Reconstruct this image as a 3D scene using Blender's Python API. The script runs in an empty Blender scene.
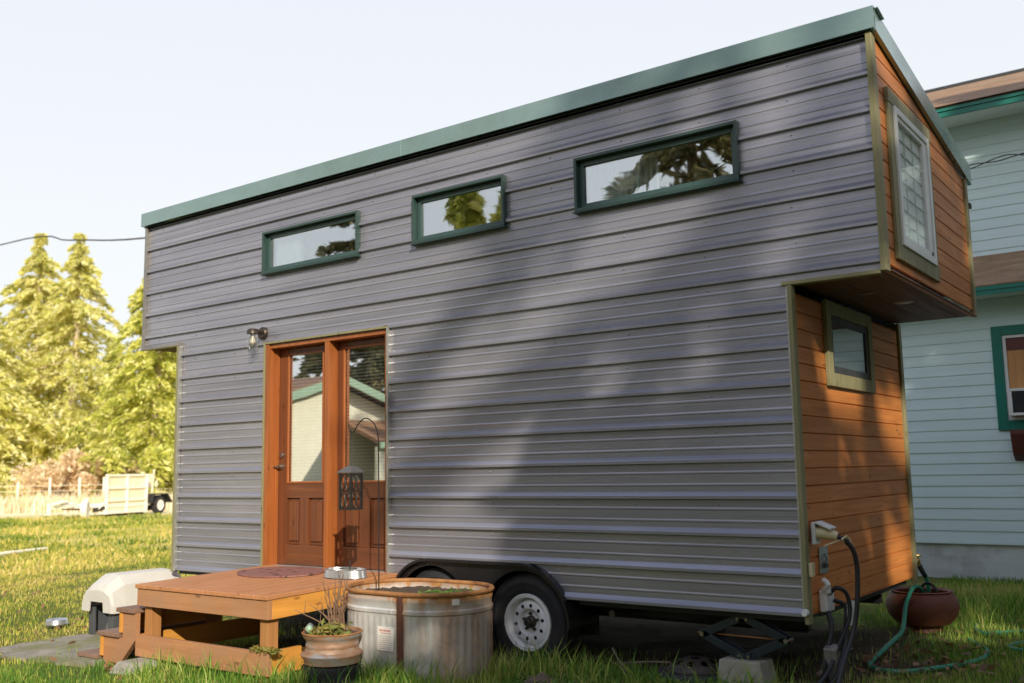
import bpy, bmesh, math, random
import numpy as np
from mathutils import Vector, Matrix, Quaternion

random.seed(7)
R = math.radians
scene = bpy.context.scene
COL = scene.collection

# ------------------------------------------------------------------ basics
def G(x, y):
    """gentle slope of the yard"""
    v = -0.5 + 0.015*(x-4.1) + 0.015*y
    v = min(max(v, -0.62), -0.42)
    return v

class MB:
    """collects shapes (world coordinates) for ONE mesh object"""
    def __init__(self):
        self.v = []; self.f = []
    def add(self, vs, fs):
        n = len(self.v); self.v += [tuple(p) for p in vs]; self.f += [tuple(i+n for i in f) for f in fs]
        return self
    def box(self, a, b, rot=None, ctr=None):
        x0, y0, z0 = a; x1, y1, z1 = b
        x0, x1 = min(x0, x1), max(x0, x1); y0, y1 = min(y0, y1), max(y0, y1); z0, z1 = min(z0, z1), max(z0, z1)
        vs = [Vector(p) for p in ((x0,y0,z0),(x1,y0,z0),(x1,y1,z0),(x0,y1,z0),(x0,y0,z1),(x1,y0,z1),(x1,y1,z1),(x0,y1,z1))]
        if rot is not None:
            c = Vector(ctr) if ctr else sum(vs, Vector())/8
            vs = [c + rot @ (p-c) for p in vs]
        return self.add(vs, [(0,3,2,1),(4,5,6,7),(0,1,5,4),(1,2,6,5),(2,3,7,6),(3,0,4,7)])
    def beam(self, p, q, w, h, up=(0,0,1)):
        p = Vector(p); q = Vector(q); d = (q-p).normalized(); u = Vector(up)
        s = d.cross(u)
        if s.length < 1e-4: s = d.cross(Vector((1,0,0)))
        s.normalize(); t = s.cross(d)
        vs = []
        for c in (p, q):
            for a, b in ((-1,-1),(1,-1),(1,1),(-1,1)): vs.append(c + s*a*w/2 + t*b*h/2)
        return self.add(vs, [(3,2,1,0),(4,5,6,7),(0,1,5,4),(1,2,6,5),(2,3,7,6),(3,0,4,7)])
    def tube(self, pts, r, n=8, smooth=0, cap=True):
        pts = [Vector(p) for p in pts]
        rs = r if isinstance(r, (list, tuple)) else [r]*len(pts)
        if smooth:
            P = [pts[0]*2-pts[1]] + pts + [pts[-1]*2-pts[-2]]; out = []; ro = []
            for i in range(1, len(P)-2):
                for k in range(smooth):
                    t = k/smooth
                    a, b, c, d = P[i-1], P[i], P[i+1], P[i+2]
                    out.append(0.5*((2*b)+(c-a)*t+(2*a-5*b+4*c-d)*t*t+(3*b-a-3*c+d)*t**3))
                    ro.append(rs[i-1]*(1-t)+rs[i]*t)
            out.append(pts[-1]); ro.append(rs[-1]); pts, rs = out, ro
        vs = []; fs = []; prev = None
        for i, p in enumerate(pts):
            d = (pts[min(i+1, len(pts)-1)]-pts[max(i-1, 0)])
            d = d.normalized() if d.length > 1e-9 else Vector((0,0,1))
            if prev is None:
                a = d.orthogonal().normalized()
            else:
                a = prev - d*prev.dot(d)
                a = a.normalized() if a.length > 1e-6 else d.orthogonal().normalized()
            prev = a; b = d.cross(a)
            for k in range(n):
                th = 2*math.pi*k/n
                vs.append(p + (a*math.cos(th)+b*math.sin(th))*rs[i])
        for i in range(len(pts)-1):
            for k in range(n):
                fs.append((i*n+k, i*n+(k+1)%n, (i+1)*n+(k+1)%n, (i+1)*n+k))
        if cap:
            fs.append(tuple(range(n-1, -1, -1))); fs.append(tuple((len(pts)-1)*n+k for k in range(n)))
        return self.add(vs, fs)
    def lathe(self, prof, c, axis='z', n=32, sx=1, sy=1, closed=False):
        """prof = [(radius, along)], c = centre"""
        vs = []; fs = []; m = len(prof)
        for k in range(n):
            th = 2*math.pi*k/n; co, si = math.cos(th), math.sin(th)
            for r, a in prof:
                if axis == 'z': vs.append((c[0]+r*co*sx, c[1]+r*si*sy, c[2]+a))
                elif axis == 'y': vs.append((c[0]+r*co, c[1]+a, c[2]+r*si))
                else: vs.append((c[0]+a, c[1]+r*co, c[2]+r*si))
        for k in range(n):
            k2 = (k+1) % n
            for i in range(m if closed else m-1):
                j = (i+1) % m
                fs.append((k*m+i, k2*m+i, k2*m+j, k*m+j))
        return self.add(vs, fs)
    def prism(self, poly, a0, a1, axis='y'):
        """2D polygon extruded along axis"""
        def P(u, v, a):
            return (u, a, v) if axis == 'y' else ((a, u, v) if axis == 'x' else (u, v, a))
        n = len(poly)
        vs = [P(u, v, a0) for u, v in poly] + [P(u, v, a1) for u, v in poly]
        fs = [tuple(range(n)), tuple(range(2*n-1, n-1, -1))] + [(i, i+n, (i+1) % n+n, (i+1) % n) for i in range(n)]
        return self.add(vs, fs)
    def build(self, name, mat, parent=None, smooth=False, bevel=0, seg=2, angle=35):
        off = Vector((0,0,0)); p = parent
        while p is not None:
            off += p.location; p = p.parent
        me = bpy.data.meshes.new(name)
        me.from_pydata([tuple(Vector(p)-off) for p in self.v], [], self.f)
        bm = bmesh.new(); bm.from_mesh(me)
        bmesh.ops.recalc_face_normals(bm, faces=bm.faces)
        bm.to_mesh(me); bm.free()
        me.validate(); me.materials.append(mat)
        o = bpy.data.objects.new(name, me); COL.objects.link(o); o.parent = parent
        if smooth:
            for pl in me.polygons: pl.use_smooth = True
            try: me.set_sharp_from_angle(angle=R(angle))
            except Exception: pass
        if bevel:
            b = o.modifiers.new('bevel', 'BEVEL'); b.width = bevel; b.segments = seg; b.limit_method = 'ANGLE'; b.angle_limit = R(40)
        return o

def tag(o, label=None, cat=None, group=None, kind=None):
    if label: o['label'] = label
    if cat: o['category'] = cat
    if group: o['group'] = group
    if kind: o['kind'] = kind
    return o
def thing(name, label, cat, loc, group=None):
    o = bpy.data.objects.new(name, None); COL.objects.link(o); o.location = loc
    o.empty_display_size = .1
    return tag(o, label, cat, group)
def npmesh(name, V, F, mat, parent=None, k=4):
    me = bpy.data.meshes.new(name)
    V = np.asarray(V, dtype=np.float32)
    if parent is not None:
        V = V - np.array(parent.location, dtype=np.float32)
    F = np.asarray(F, dtype=np.int32)
    me.vertices.add(len(V)); me.vertices.foreach_set('co', V.ravel())
    me.loops.add(F.size); me.loops.foreach_set('vertex_index', F.ravel())
    me.polygons.add(len(F)); me.polygons.foreach_set('loop_start', np.arange(len(F), dtype=np.int32)*F.shape[1])
    me.polygons.foreach_set('loop_total', np.full(len(F), F.shape[1], dtype=np.int32))
    me.update(calc_edges=True); me.materials.append(mat)
    o = bpy.data.objects.new(name, me); COL.objects.link(o); o.parent = parent
    return o

# ------------------------------------------------------------------ materials
class N:
    def __init__(self, name):
        self.m = bpy.data.materials.new(name); self.m.use_nodes = True
        self.t = self.m.node_tree; self.t.nodes.clear()
        self.out = self.n('ShaderNodeOutputMaterial')
    def n(self, ty, **kw):
        x = self.t.nodes.new(ty)
        for k, v in kw.items():
            if k in x.inputs.keys() if isinstance(k, str) else False: x.inputs[k].default_value = v
            else: setattr(x, k, v)
        return x
    def l(self, a, b): self.t.links.new(a, b)
    def coord(self, kind='Object'):
        return self.n('ShaderNodeTexCoord').outputs[kind]
    def mapping(self, src, scale=(1,1,1), loc=(0,0,0), rot=(0,0,0)):
        x = self.n('ShaderNodeMapping'); x.inputs['Scale'].default_value = scale; x.inputs['Location'].default_value = loc
        x.inputs['Rotation'].default_value = rot
        self.l(src, x.inputs['Vector']); return x.outputs[0]
    def noise(self, vec, scale=5, detail=5, rough=.55, dist=0):
        x = self.n('ShaderNodeTexNoise'); x.inputs['Scale'].default_value = scale; x.inputs['Detail'].default_value = detail
        x.inputs['Roughness'].default_value = rough; x.inputs['Distortion'].default_value = dist
        self.l(vec, x.inputs['Vector']); return x.outputs['Fac']
    def ramp(self, fac, stops):
        x = self.n('ShaderNodeValToRGB'); e = x.color_ramp.elements
        while len(e) < len(stops): e.new(.5)
        for el, (p, c) in zip(e, stops): el.position = p; el.color = (*c, 1) if len(c) == 3 else c
        self.l(fac, x.inputs[0]); return x.outputs[0]
    def mrange(self, v, a, b, c=0, d=1):
        x = self.n('ShaderNodeMapRange'); x.inputs[1].default_value = a; x.inputs[2].default_value = b
        x.inputs[3].default_value = c; x.inputs[4].default_value = d
        self.l(v, x.inputs[0]); return x.outputs[0]
    def mix(self, f, a, b, mode='MIX'):
        x = self.n('ShaderNodeMix', data_type='RGBA', blend_type=mode)
        for s, v in ((x.inputs[0], f), (x.inputs[6], a), (x.inputs[7], b)):
            if hasattr(v, 'node'): self.l(v, s)
            elif isinstance(v, (int, float)): s.default_value = v
            else: s.default_value = (*v, 1) if len(v) == 3 else v
        return x.outputs[2]
    def math(self, op, a, b=0):
        x = self.n('ShaderNodeMath', operation=op)
        for s, v in ((x.inputs[0], a), (x.inputs[1], b)):
            if hasattr(v, 'node'): self.l(v, s)
            else: s.default_value = v
        return x.outputs[0]
    def bump(self, h, strength=.3, dist=.01):
        x = self.n('ShaderNodeBump'); x.inputs['Strength'].default_value = strength; x.inputs['Distance'].default_value = dist
        self.l(h, x.inputs['Height']); return x.outputs[0]
    def bsdf(self, col, rough=.6, metal=0, normal=None, spec=.5, coat=0):
        x = self.n('ShaderNodeBsdfPrincipled')
        for s, v in ((x.inputs['Base Color'], col), (x.inputs['Roughness'], rough), (x.inputs['Metallic'], metal)):
            if hasattr(v, 'node'): self.l(v, s)
            elif isinstance(v, (int, float)): s.default_value = v
            else: s.default_value = (*v, 1)
        x.inputs['Specular IOR Level'].default_value = spec
        if coat: x.inputs['Coat Weight'].default_value = coat; x.inputs['Coat Roughness'].default_value = .1
        if normal is not None: self.l(normal, x.inputs['Normal'])
        return x.outputs[0]
    def done(self, sh):
        self.l(sh, self.out.inputs[0]); return self.m
    def sep(self, v):
        x = self.n('ShaderNodeSeparateXYZ'); self.l(v, x.inputs[0]); return x.outputs
    def island(self):
        return self.n('ShaderNodeNewGeometry').outputs['Random Per Island']

def simple(name, c1, c2=None, rough=.6, metal=0, scale=(4,4,4), bump=0, spec=.5, island=0, lo=.3, hi=.7, coat=0, dirt=None, dirtamt=.5):
    k = N(name); co = k.coord()
    f = k.noise(k.mapping(co, scale), 1, 6, .6)
    c2 = c2 or tuple(v*.75 for v in c1)
    col = k.ramp(f, [(lo, c2), (hi, c1)])
    if island:
        col = k.mix(k.mrange(k.island(), 0, 1, 0, island), col, (c1[0]*.35, c1[1]*.33, c1[2]*.33))
    if dirt:
        d = k.noise(co, 2.3, 6, .65)
        col = k.mix(k.mrange(d, .48, .72, 0, dirtamt), col, dirt)
    nm = k.bump(f, bump, .004) if bump else None
    rr = k.mrange(f, .3, .7, min(1, rough+.08), max(.02, rough-.08))
    return k.done(k.bsdf(col, rr, metal, nm, spec, coat))

def wood(name, light, dark, axis='x', rough=.55, board=None, island=.45, weather=None, grain=1.0, spec=.35):
    """long-grain timber; board=(component, pitch) tints each board of a wall"""
    k = N(name); co = k.coord()
    lng, crs = 1.2*grain, 26*grain
    sc = {'x': (lng, crs, crs), 'y': (crs, lng, crs), 'z': (crs, crs, lng)}[axis]
    g = k.noise(k.mapping(co, sc), 1, 7, .65, .6)
    blot = k.noise(k.mapping(co, tuple(min(s, 4) for s in sc)), 1, 4, .6)
    col = k.ramp(g, [(.28, dark), (.5, tuple((a+b)/2 for a, b in zip(light, dark))), (.72, light)])
    col = k.mix(k.mrange(blot, .35, .75, 0, .55), col, tuple(v*.55 for v in light))
    if board:
        z = k.sep(co)[board[0]]
        b = k.math('FLOOR', k.math('DIVIDE', k.math('ADD', z, board[2]), board[1]))
        w = k.n('ShaderNodeTexWhiteNoise', noise_dimensions='1D'); k.l(b, w.inputs['W'])
        col = k.mix(k.mrange(w.outputs[0], 0, 1, 0, .65), col, tuple(v*.5 for v in light))
    if island:
        col = k.mix(k.mrange(k.island(), 0, 1, 0, island), col, tuple(v*.5 for v in light))
    if weather:
        wn = k.noise(co, 3.1, 6, .7)
        col = k.mix(k.mrange(wn, .42, .7, 0, .8), col, weather)
    # knots
    vo = k.n('ShaderNodeTexVoronoi'); vo.inputs['Scale'].default_value = 1
    k.l(k.mapping(co, tuple(3.2 if s == lng else 9 for s in sc)), vo.inputs['Vector'])
    col = k.mix(k.mrange(vo.outputs['Distance'], .05, .13, .7, 0), col, tuple(v*.4 for v in dark))
    return k.done(k.bsdf(col, k.mrange(g, .3, .7, rough+.1, rough-.1), 0, k.bump(g, .35, .003), spec))

def foliage(name, cols, trans=.35, rough=.55):
    k = N(name)
    i = k.island(); big = k.noise(k.coord(), .9, 3, .6)
    f = k.math('ADD', k.math('MULTIPLY', i, .6), k.math('MULTIPLY', big, .5))
    n = len(cols)
    col = k.ramp(f, [(.15+.7*a/(n-1), c) for a, c in enumerate(cols)])
    b = k.bsdf(col, rough, 0, None, .3)
    t = k.n('ShaderNodeBsdfTranslucent'); k.l(col, t.inputs[0])
    m = k.n('ShaderNodeMixShader'); m.inputs[0].default_value = trans
    k.l(b, m.inputs[1]); k.l(t.outputs[0], m.inputs[2])
    return k.done(m.outputs[0])

def glassmat(name, refl=.4, tint=(.75,.82,.82), wob=.15, opaque=None, rough=.01):
    k = N(name)
    nz = k.noise(k.coord(), 1.6, 2, .4)
    nm = k.bump(nz, wob, .02)
    g = k.n('ShaderNodeBsdfGlossy'); g.inputs['Roughness'].default_value = rough; g.inputs['Color'].default_value = (.95,.98,1,1); k.l(nm, g.inputs['Normal'])
    if opaque:
        d = k.n('ShaderNodeBsdfDiffuse'); d.inputs[0].default_value = (*opaque, 1)
    else:
        d = k.n('ShaderNodeBsdfTransparent'); d.inputs[0].default_value = (*tint, 1)
    m = k.n('ShaderNodeMixShader'); m.inputs[0].default_value = refl
    k.l(d.outputs[0], m.inputs[1]); k.l(g.outputs[0], m.inputs[2])
    return k.done(m.outputs[0])

# --- painted ribbed steel
def siding_mat():
    k = N('charcoal_steel'); co = k.coord()
    st = k.noise(k.mapping(co, (.35, 6, 26)), 1, 5, .6)
    cl = k.noise(k.mapping(co, (.9, .9, 2.2)), 1, 4, .6)
    fine = k.noise(k.mapping(co, (2.5, 10, 90)), 1, 4, .6)
    col = k.ramp(st, [(.3, (.228,.226,.270)), (.7, (.350,.338,.378))])
    col = k.mix(k.mrange(cl, .45, .75, 0, .4), col, (.41,.40,.445))
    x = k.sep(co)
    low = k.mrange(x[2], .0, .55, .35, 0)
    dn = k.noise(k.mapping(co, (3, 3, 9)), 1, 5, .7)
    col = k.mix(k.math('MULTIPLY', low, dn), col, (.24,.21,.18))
    nm = k.bump(k.math('ADD', k.math('MULTIPLY', cl, 1.0), k.math('MULTIPLY', fine, .05)), .22, .02)
    rr = k.mrange(st, .3, .7, .36, .22)
    return k.done(k.bsdf(col, rr, .50, nm, .7, .15))

M = {}
M['siding'] = siding_mat()
M['jtrim'] = simple('weathered_steel_trim', (.30,.28,.25), (.2,.19,.18), .4, .5, (3,3,9))
M['silver'] = simple('silver_edge_trim', (.50,.50,.46), (.32,.31,.28), .35, .6, (5,5,9))
M['green'] = simple('sage_green_steel', (.26,.36,.345), (.22,.32,.30), .26, .5, (1.2,1.2,4), .05, dirt=(.16,.2,.17), dirtamt=.35)
M['cedar'] = wood('cedar_siding', (.74,.27,.06), (.42,.13,.03), 'y', .5, (2, .107, 10.0), 0)
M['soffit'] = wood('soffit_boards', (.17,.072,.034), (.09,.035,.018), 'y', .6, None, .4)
M['olive'] = wood('olive_trim_board', (.34,.31,.165), (.20,.18,.09), 'z', .6, None, .25)
M['olive_y'] = wood('olive_trim_board_level', (.34,.31,.165), (.20,.18,.09), 'y', .6, None, .25)
M['olive_x'] = wood('olive_trim_board_long', (.34,.31,.165), (.20,.18,.09), 'x', .6, None, .25)
M['wframe'] = simple('green_window_frame', (.032,.066,.058), (.024,.05,.044), .38, 0, (3,3,3))
M['sash'] = simple('teal_sash', (.042,.085,.080), (.034,.068,.064), .35, 0, (3,3,3))
M['vinyl'] = simple('white_vinyl', (.80,.80,.78), (.72,.72,.70), .35, 0, (3,3,3))
M['doorwood'] = wood('stained_door_wood', (.24,.078,.030), (.10,.032,.015), 'z', .32, None, .2, grain=.8, spec=.5)
M['doorwood_x'] = wood('stained_door_rail', (.22,.072,.028), (.09,.03,.014), 'x', .32, None, .2, grain=.8, spec=.5)
M['doorjamb'] = wood('stained_door_jamb', (.47,.15,.04), (.24,.065,.018), 'z', .3, None, .1, grain=.8, spec=.5)
M['sill'] = simple('pale_sill', (.5,.48,.45), (.3,.28,.26), .45, .2, (9,9,9))
M['pane'] = glassmat('window_glass', .44, (.78,.84,.84), .25)
M['doorpane'] = glassmat('door_glass', .60, (.9,.92,.92), .03)
M['bathpane'] = glassmat('small_window_glass', .4, (.6,.68,.66), .05)
M['loftpane'] = glassmat('loft_window_glass', .10, (.97,.98,.97), .05)
M['blind'] = simple('white_blind_slats', (.86,.86,.84), (.80,.80,.78), .5, 0, (3,3,3))
M['curtain'] = simple('white_curtain', (.75,.76,.76), (.6,.62,.63), .9, 0, (30,3,2))
M['dark'] = simple('dark_interior', (.02,.018,.016), (.012,.011,.01), .9)
M['inside'] = simple('interior_panel', (.16,.12,.09), (.12,.09,.06), .9)
M['chassis'] = simple('chassis_black', (.018,.018,.02), (.010,.010,.011), .6, .2, (5,5,5), dirt=(.05,.04,.03), dirtamt=.5)
M['blackpaint'] = simple('gloss_black_fender', (.014,.014,.016), (.009,.009,.010), .28, 0, (4,4,4), dirt=(.06,.05,.04), dirtamt=.25)
M['rubber'] = simple('tyre_rubber', (.022,.022,.025), (.014,.014,.016), .75, 0, (9,9,9), .15, dirt=(.05,.045,.04), dirtamt=.35)
M['whitewheel'] = simple('white_steel_wheel', (.86,.87,.89), (.78,.79,.80), .35, 0, (4,4,4), dirt=(.4,.36,.3), dirtamt=.3)
M['hub'] = simple('dirty_hub', (.10,.085,.07), (.04,.035,.03), .5, .6, (18,18,18))
M['bronze'] = simple('aged_bronze', (.09,.07,.055), (.05,.04,.032), .42, .7, (10,10,10))
M['nickel'] = simple('worn_nickel', (.42,.38,.33), (.25,.22,.19), .3, .9, (10,10,10))
M['brass'] = simple('brass', (.55,.40,.14), (.35,.25,.09), .35, .9, (12,12,12))
M['jar'] = glassmat('lamp_jar_glass', .22, (.93,.93,.9), .05)
M['bulb'] = simple('frosted_bulb', (.75,.70,.6), (.7,.65,.55), .4)
M['whiteplastic'] = simple('white_plastic', (.74,.74,.72), (.66,.66,.64), .4)
M['creamplastic'] = simple('cream_plastic', (.70,.60,.38), (.6,.5,.3), .45)
M['steelplate'] = simple('stainless_plate', (.55,.55,.55), (.4,.4,.4), .3, .9, (8,8,30))
M['blackcable'] = simple('black_cable', (.016,.016,.018), (.010,.010,.011), .5)
M['deck'] = wood('deck_cedar', (.60,.29,.13), (.38,.165,.07), 'x', .6, None, .3, weather=(.38,.21,.125))  # front faces kept darker: weaker grazing light put into the wood colour
M['deck_y_lit'] = wood('deck_cedar_cross_lit', (.82,.38,.07), (.54,.22,.04), 'y', .6, None, .35)  # sunlit copy of the deck wood: side faces brightened in the colour
M['deck_z'] = wood('deck_cedar_post', (.56,.27,.09), (.36,.15,.05), 'z', .6, None, .3)
M['decktop'] = wood('deck_boards', (.66,.30,.125), (.42,.175,.07), 'y', .6, None, .35, weather=(.52,.23,.115))
M['tread'] = wood('weathered_tread', (.32,.19,.13), (.18,.10,.07), 'y', .7, None, .2)
M['conc'] = simple('rough_concrete', (.36,.33,.27), (.25,.23,.19), .9, 0, (14,14,14), .5)
M['mat'] = simple('rust_brown_rubber', (.24,.105,.08), (.15,.06,.045), .6, 0, (20,20,20), .2)
def mat_mat():
    k = N('openwork_rubber_mat'); co = k.coord()
    v = k.n('ShaderNodeTexVoronoi', feature='DISTANCE_TO_EDGE'); v.inputs['Scale'].default_value = 17; k.l(co, v.inputs['Vector'])
    w_ = k.n('ShaderNodeTexVoronoi'); w_.inputs['Scale'].default_value = 9; k.l(co, w_.inputs['Vector'])
    f = k.math('MINIMUM', k.mrange(v.outputs['Distance'], .05, .11, 0, 1), k.mrange(w_.outputs['Distance'], .2, .35, 1, .2))
    col = k.mix(f, (.30,.135,.11), (.045,.022,.018))
    return k.done(k.bsdf(col, .6, 0, k.bump(f, .6, .006)))
M['mat'] = mat_mat()
M['galv'] = simple('galvanised_steel', (.58,.59,.60), (.42,.43,.44), .35, .75, (9,9,9))
M['iron'] = simple('wrought_iron', (.05,.042,.036), (.03,.026,.022), .55, .5, (20,20,20))
M['irongrey'] = simple('grey_iron_roof', (.16,.155,.15), (.1,.1,.1), .5, .3, (14,14,14))
M['soil'] = simple('potting_soil', (.10,.065,.04), (.05,.032,.02), .95, 0, (30,30,30), .8)
M['terracotta'] = simple('terracotta', (.19,.05,.024), (.10,.028,.015), .6, 0, (5,5,9), .15, dirt=(.12,.06,.04), dirtamt=.6)
M['hose'] = simple('green_hose', (.03,.26,.15), (.025,.2,.12), .4, 0, (6,6,6))
M['rustwheel'] = simple('rusty_steel_wheel', (.075,.055,.045), (.035,.027,.024), .65, .3, (16,16,16), .3)
M['kennelroof'] = simple('beige_kennel_plastic', (.62,.59,.54), (.56,.53,.48), .45, 0, (3,3,3), dirt=(.4,.35,.28), dirtamt=.3)
M['kennelbase'] = simple('grey_kennel_plastic', (.085,.09,.10), (.06,.064,.07), .5, 0, (5,5,5))
M['jackpaint'] = simple('black_jack_paint', (.035,.046,.062), (.02,.027,.036), .3, .3, (9,9,9))
M['twig'] = simple('dry_twigs', (.28,.165,.10), (.16,.09,.055), .85, 0, (30,30,8))
M['stick'] = simple('grey_stick', (.22,.17,.12), (.12,.09,.065), .9, 0, (12,12,12), .3)
M['moss'] = foliage('moss', [(.10,.14,.03), (.20,.22,.05), (.30,.20,.05)], .1)
M['leaf'] = foliage('fallen_leaves', [(.20,.10,.05), (.30,.17,.09), (.14,.08,.05)], .1)
M['stone_b'] = simple('grey_blue_stone', (.16,.17,.2), (.1,.1,.12), .6)
M['stone_g'] = simple('jade_stone', (.30,.45,.30), (.25,.38,.25), .4)
M['stone_p'] = simple('pink_stone', (.5,.3,.24), (.4,.24,.2), .5)
M['clod'] = simple('turned_earth', (.16,.115,.08), (.08,.055,.04), .95, 0, (22,22,22), 1)
M['paper'] = simple('label_paper', (.86,.81,.75), (.76,.70,.63), .7, 0, (8,8,8))
M['redink'] = simple('red_label_ink', (.6,.22,.16), (.5,.18,.14), .7)
M['greyink'] = simple('grey_label_ink', (.42,.38,.34), (.36,.32,.28), .7)
M['bluewall'] = None
M['bluegreen'] = simple('emerald_paint', (.012,.20,.145), (.010,.15,.11), .4, 0, (2,2,5))
M['shingle'] = None
M['found'] = simple('painted_foundation', (.66,.71,.71), (.48,.52,.53), .8, 0, (1.5,1.5,5), .25, dirt=(.2,.2,.19), dirtamt=.7)
M['ply'] = wood('plywood', (.72,.38,.14), (.46,.21,.075), 'z', .6, None, 0, grain=.35)
M['oxblood'] = simple('dark_red_paint', (.15,.042,.03), (.10,.028,.022), .5, 0, (4,4,4))
M['acdark'] = simple('dark_grille', (.045,.05,.055), (.03,.033,.036), .6)
M['cream'] = simple('cream_stucco', (.88,.82,.64), (.82,.76,.58), .8, 0, (3,3,3))
M['paleg'] = simple('pale_green_trim', (.30,.44,.30), (.26,.38,.26), .5)
M['brownroof'] = simple('brown_roof', (.36,.19,.10), (.25,.13,.07), .8, 0, (4,12,4), .3)
M['whitetrailer'] = simple('white_trailer_paint', (.95,.88,.76), (.88,.80,.66), .5, 0, (2,2,2))
M['mesh_pale'] = simple('sun_bleached_panel', (.92,.82,.62), (.82,.68,.46), .6, 0, (1.5,1.5,1.5))
M['post'] = simple('pale_fence_post', (.95,.88,.70), (.85,.74,.55), .8, 0, (3,3,3))
M['wire'] = simple('cable_sheath', (.03,.03,.032), (.02,.02,.02), .6)
M['bark'] = simple('bark', (.20,.13,.08), (.10,.065,.04), .9, 0, (6,6,2), .6)
M['palebark'] = simple('pale_bark', (.55,.45,.30), (.38,.30,.2), .9, 0, (6,6,2), .6)
M['needle_sun'] = foliage('sunlit_needles', [(.15,.18,.03), (.66,.66,.16), (.97,.89,.36), (1.0,.96,.66)], .5)  # sun glare and haze put into the pale leaf colours
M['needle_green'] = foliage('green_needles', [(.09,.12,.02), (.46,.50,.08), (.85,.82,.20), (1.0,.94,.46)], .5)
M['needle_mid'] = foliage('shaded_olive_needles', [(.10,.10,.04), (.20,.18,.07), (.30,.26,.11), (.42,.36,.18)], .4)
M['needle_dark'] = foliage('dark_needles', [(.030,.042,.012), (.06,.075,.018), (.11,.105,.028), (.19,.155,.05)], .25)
M['shrub_pink'] = foliage('dry_shrub', [(.62,.42,.22), (.84,.64,.40), (.95,.82,.58)], .4)
M['shrub_brown'] = foliage('brown_shrub', [(.22,.15,.07), (.46,.32,.15), (.62,.48,.24)], .3)
M['weed'] = foliage('weed_leaves', [(.05,.13,.02), (.10,.22,.03), (.16,.27,.05)], .3)

def lapwall(name, base, pitch=.125, off=0.0):
    k = N(name); co = k.coord()
    f = k.noise(k.mapping(co, (.8, 4, 14)), 1, 5, .6)
    col = k.ramp(f, [(.3, tuple(v*.9 for v in base)), (.7, base)])
    d = k.noise(k.mapping(co, (2.2, 2.2, .8)), 1, 5, .65)
    col = k.mix(k.mrange(d, .5, .8, 0, .25), col, tuple(v*.7 for v in base))
    return k.done(k.bsdf(col, .55, 0, k.bump(f, .15, .004), .4))
M['bluewall'] = lapwall('pale_blue_lap_paint', (.72,.88,.89))
def shingles():
    k = N('asphalt_shingles'); co = k.coord()
    f = k.noise(k.mapping(co, (3.5, 9, 9)), 1, 6, .7); g = k.noise(co, 22, 4, .7); big = k.noise(k.mapping(co, (.7, 2, 2)), 1, 4, .6)
    col = k.ramp(f, [(.3, (.17,.105,.065)), (.5, (.28,.17,.10)), (.7, (.40,.26,.16))])
    col = k.mix(k.mrange(big, .4, .7, 0, .5), col, (.30,.24,.17))
    return k.done(k.bsdf(col, .9, 0, k.bump(g, .5, .01), .2))
M['shingle'] = shingles()

def tank_mat():
    k = N('rusting_galvanised'); co = k.coord(); s = k.sep(co)
    sp = k.noise(k.mapping(co, (9, 9, 7)), 1, 5, .6)
    col = k.ramp(sp, [(.3, (.50,.50,.49)), (.7, (.72,.72,.69))])
    # rust: strong at the rim, streaks running down
    st = k.noise(k.mapping(co, (7, 7, .5)), 1, 5, .65)
    rim = k.mrange(s[2], .515, .58, 0, 1)
    run = k.math('MULTIPLY', k.mrange(st, .52, .72, 0, 1), k.mrange(s[2], .0, .55, .35, 1))
    x1 = k.mrange(k.math('ABSOLUTE', k.math('SUBTRACT', s[0], .50)), .02, .16, .85, 0)
    run = k.math('MAXIMUM', run, k.math('MULTIPLY', x1, k.mrange(st, .3, .6, .3, 1)))
    rc = k.ramp(k.noise(co, 16, 5, .7), [(.3, (.22,.085,.03)), (.7, (.56,.29,.10))])
    fac = k.math('MINIMUM', k.math('ADD', run, k.math('MULTIPLY', rim, k.mrange(sp, .2, .6, .6, 1.1))), 1)
    col = k.mix(fac, col, rc)
    low = k.mrange(s[2], .0, .12, .5, 0)
    col = k.mix(low, col, (.25,.2,.13))
    met = k.mrange(fac, 0, 1, .35, .05)
    return k.done(k.bsdf(col, k.mrange(fac, 0, 1, .38, .8), met, k.bump(sp, .12, .005), .4))
M['tank'] = tank_mat()
M['rust'] = simple('rust', (.46,.22,.075), (.22,.085,.03), .85, .1, (9,9,9), .3)
M['rustdark'] = simple('dark_rust', (.17,.07,.04), (.09,.035,.022), .85, .1, (9,9,4), .3)
def hubplanter():
    k = N('rusty_rim_planter'); co = k.coord(); s = k.sep(co)
    f = k.noise(k.mapping(co, (6, 6, 14)), 1, 6, .65)
    col = k.ramp(f, [(.32, (.20,.10,.06)), (.5, (.36,.22,.14)), (.62, (.42,.40,.38)), (.75, (.60,.60,.58))])
    return k.done(k.bsdf(col, .5, k.mrange(f, .45, .7, .1, .7), k.bump(f, .2, .005), .4))
M['rimplanter'] = hubplanter()

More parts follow.
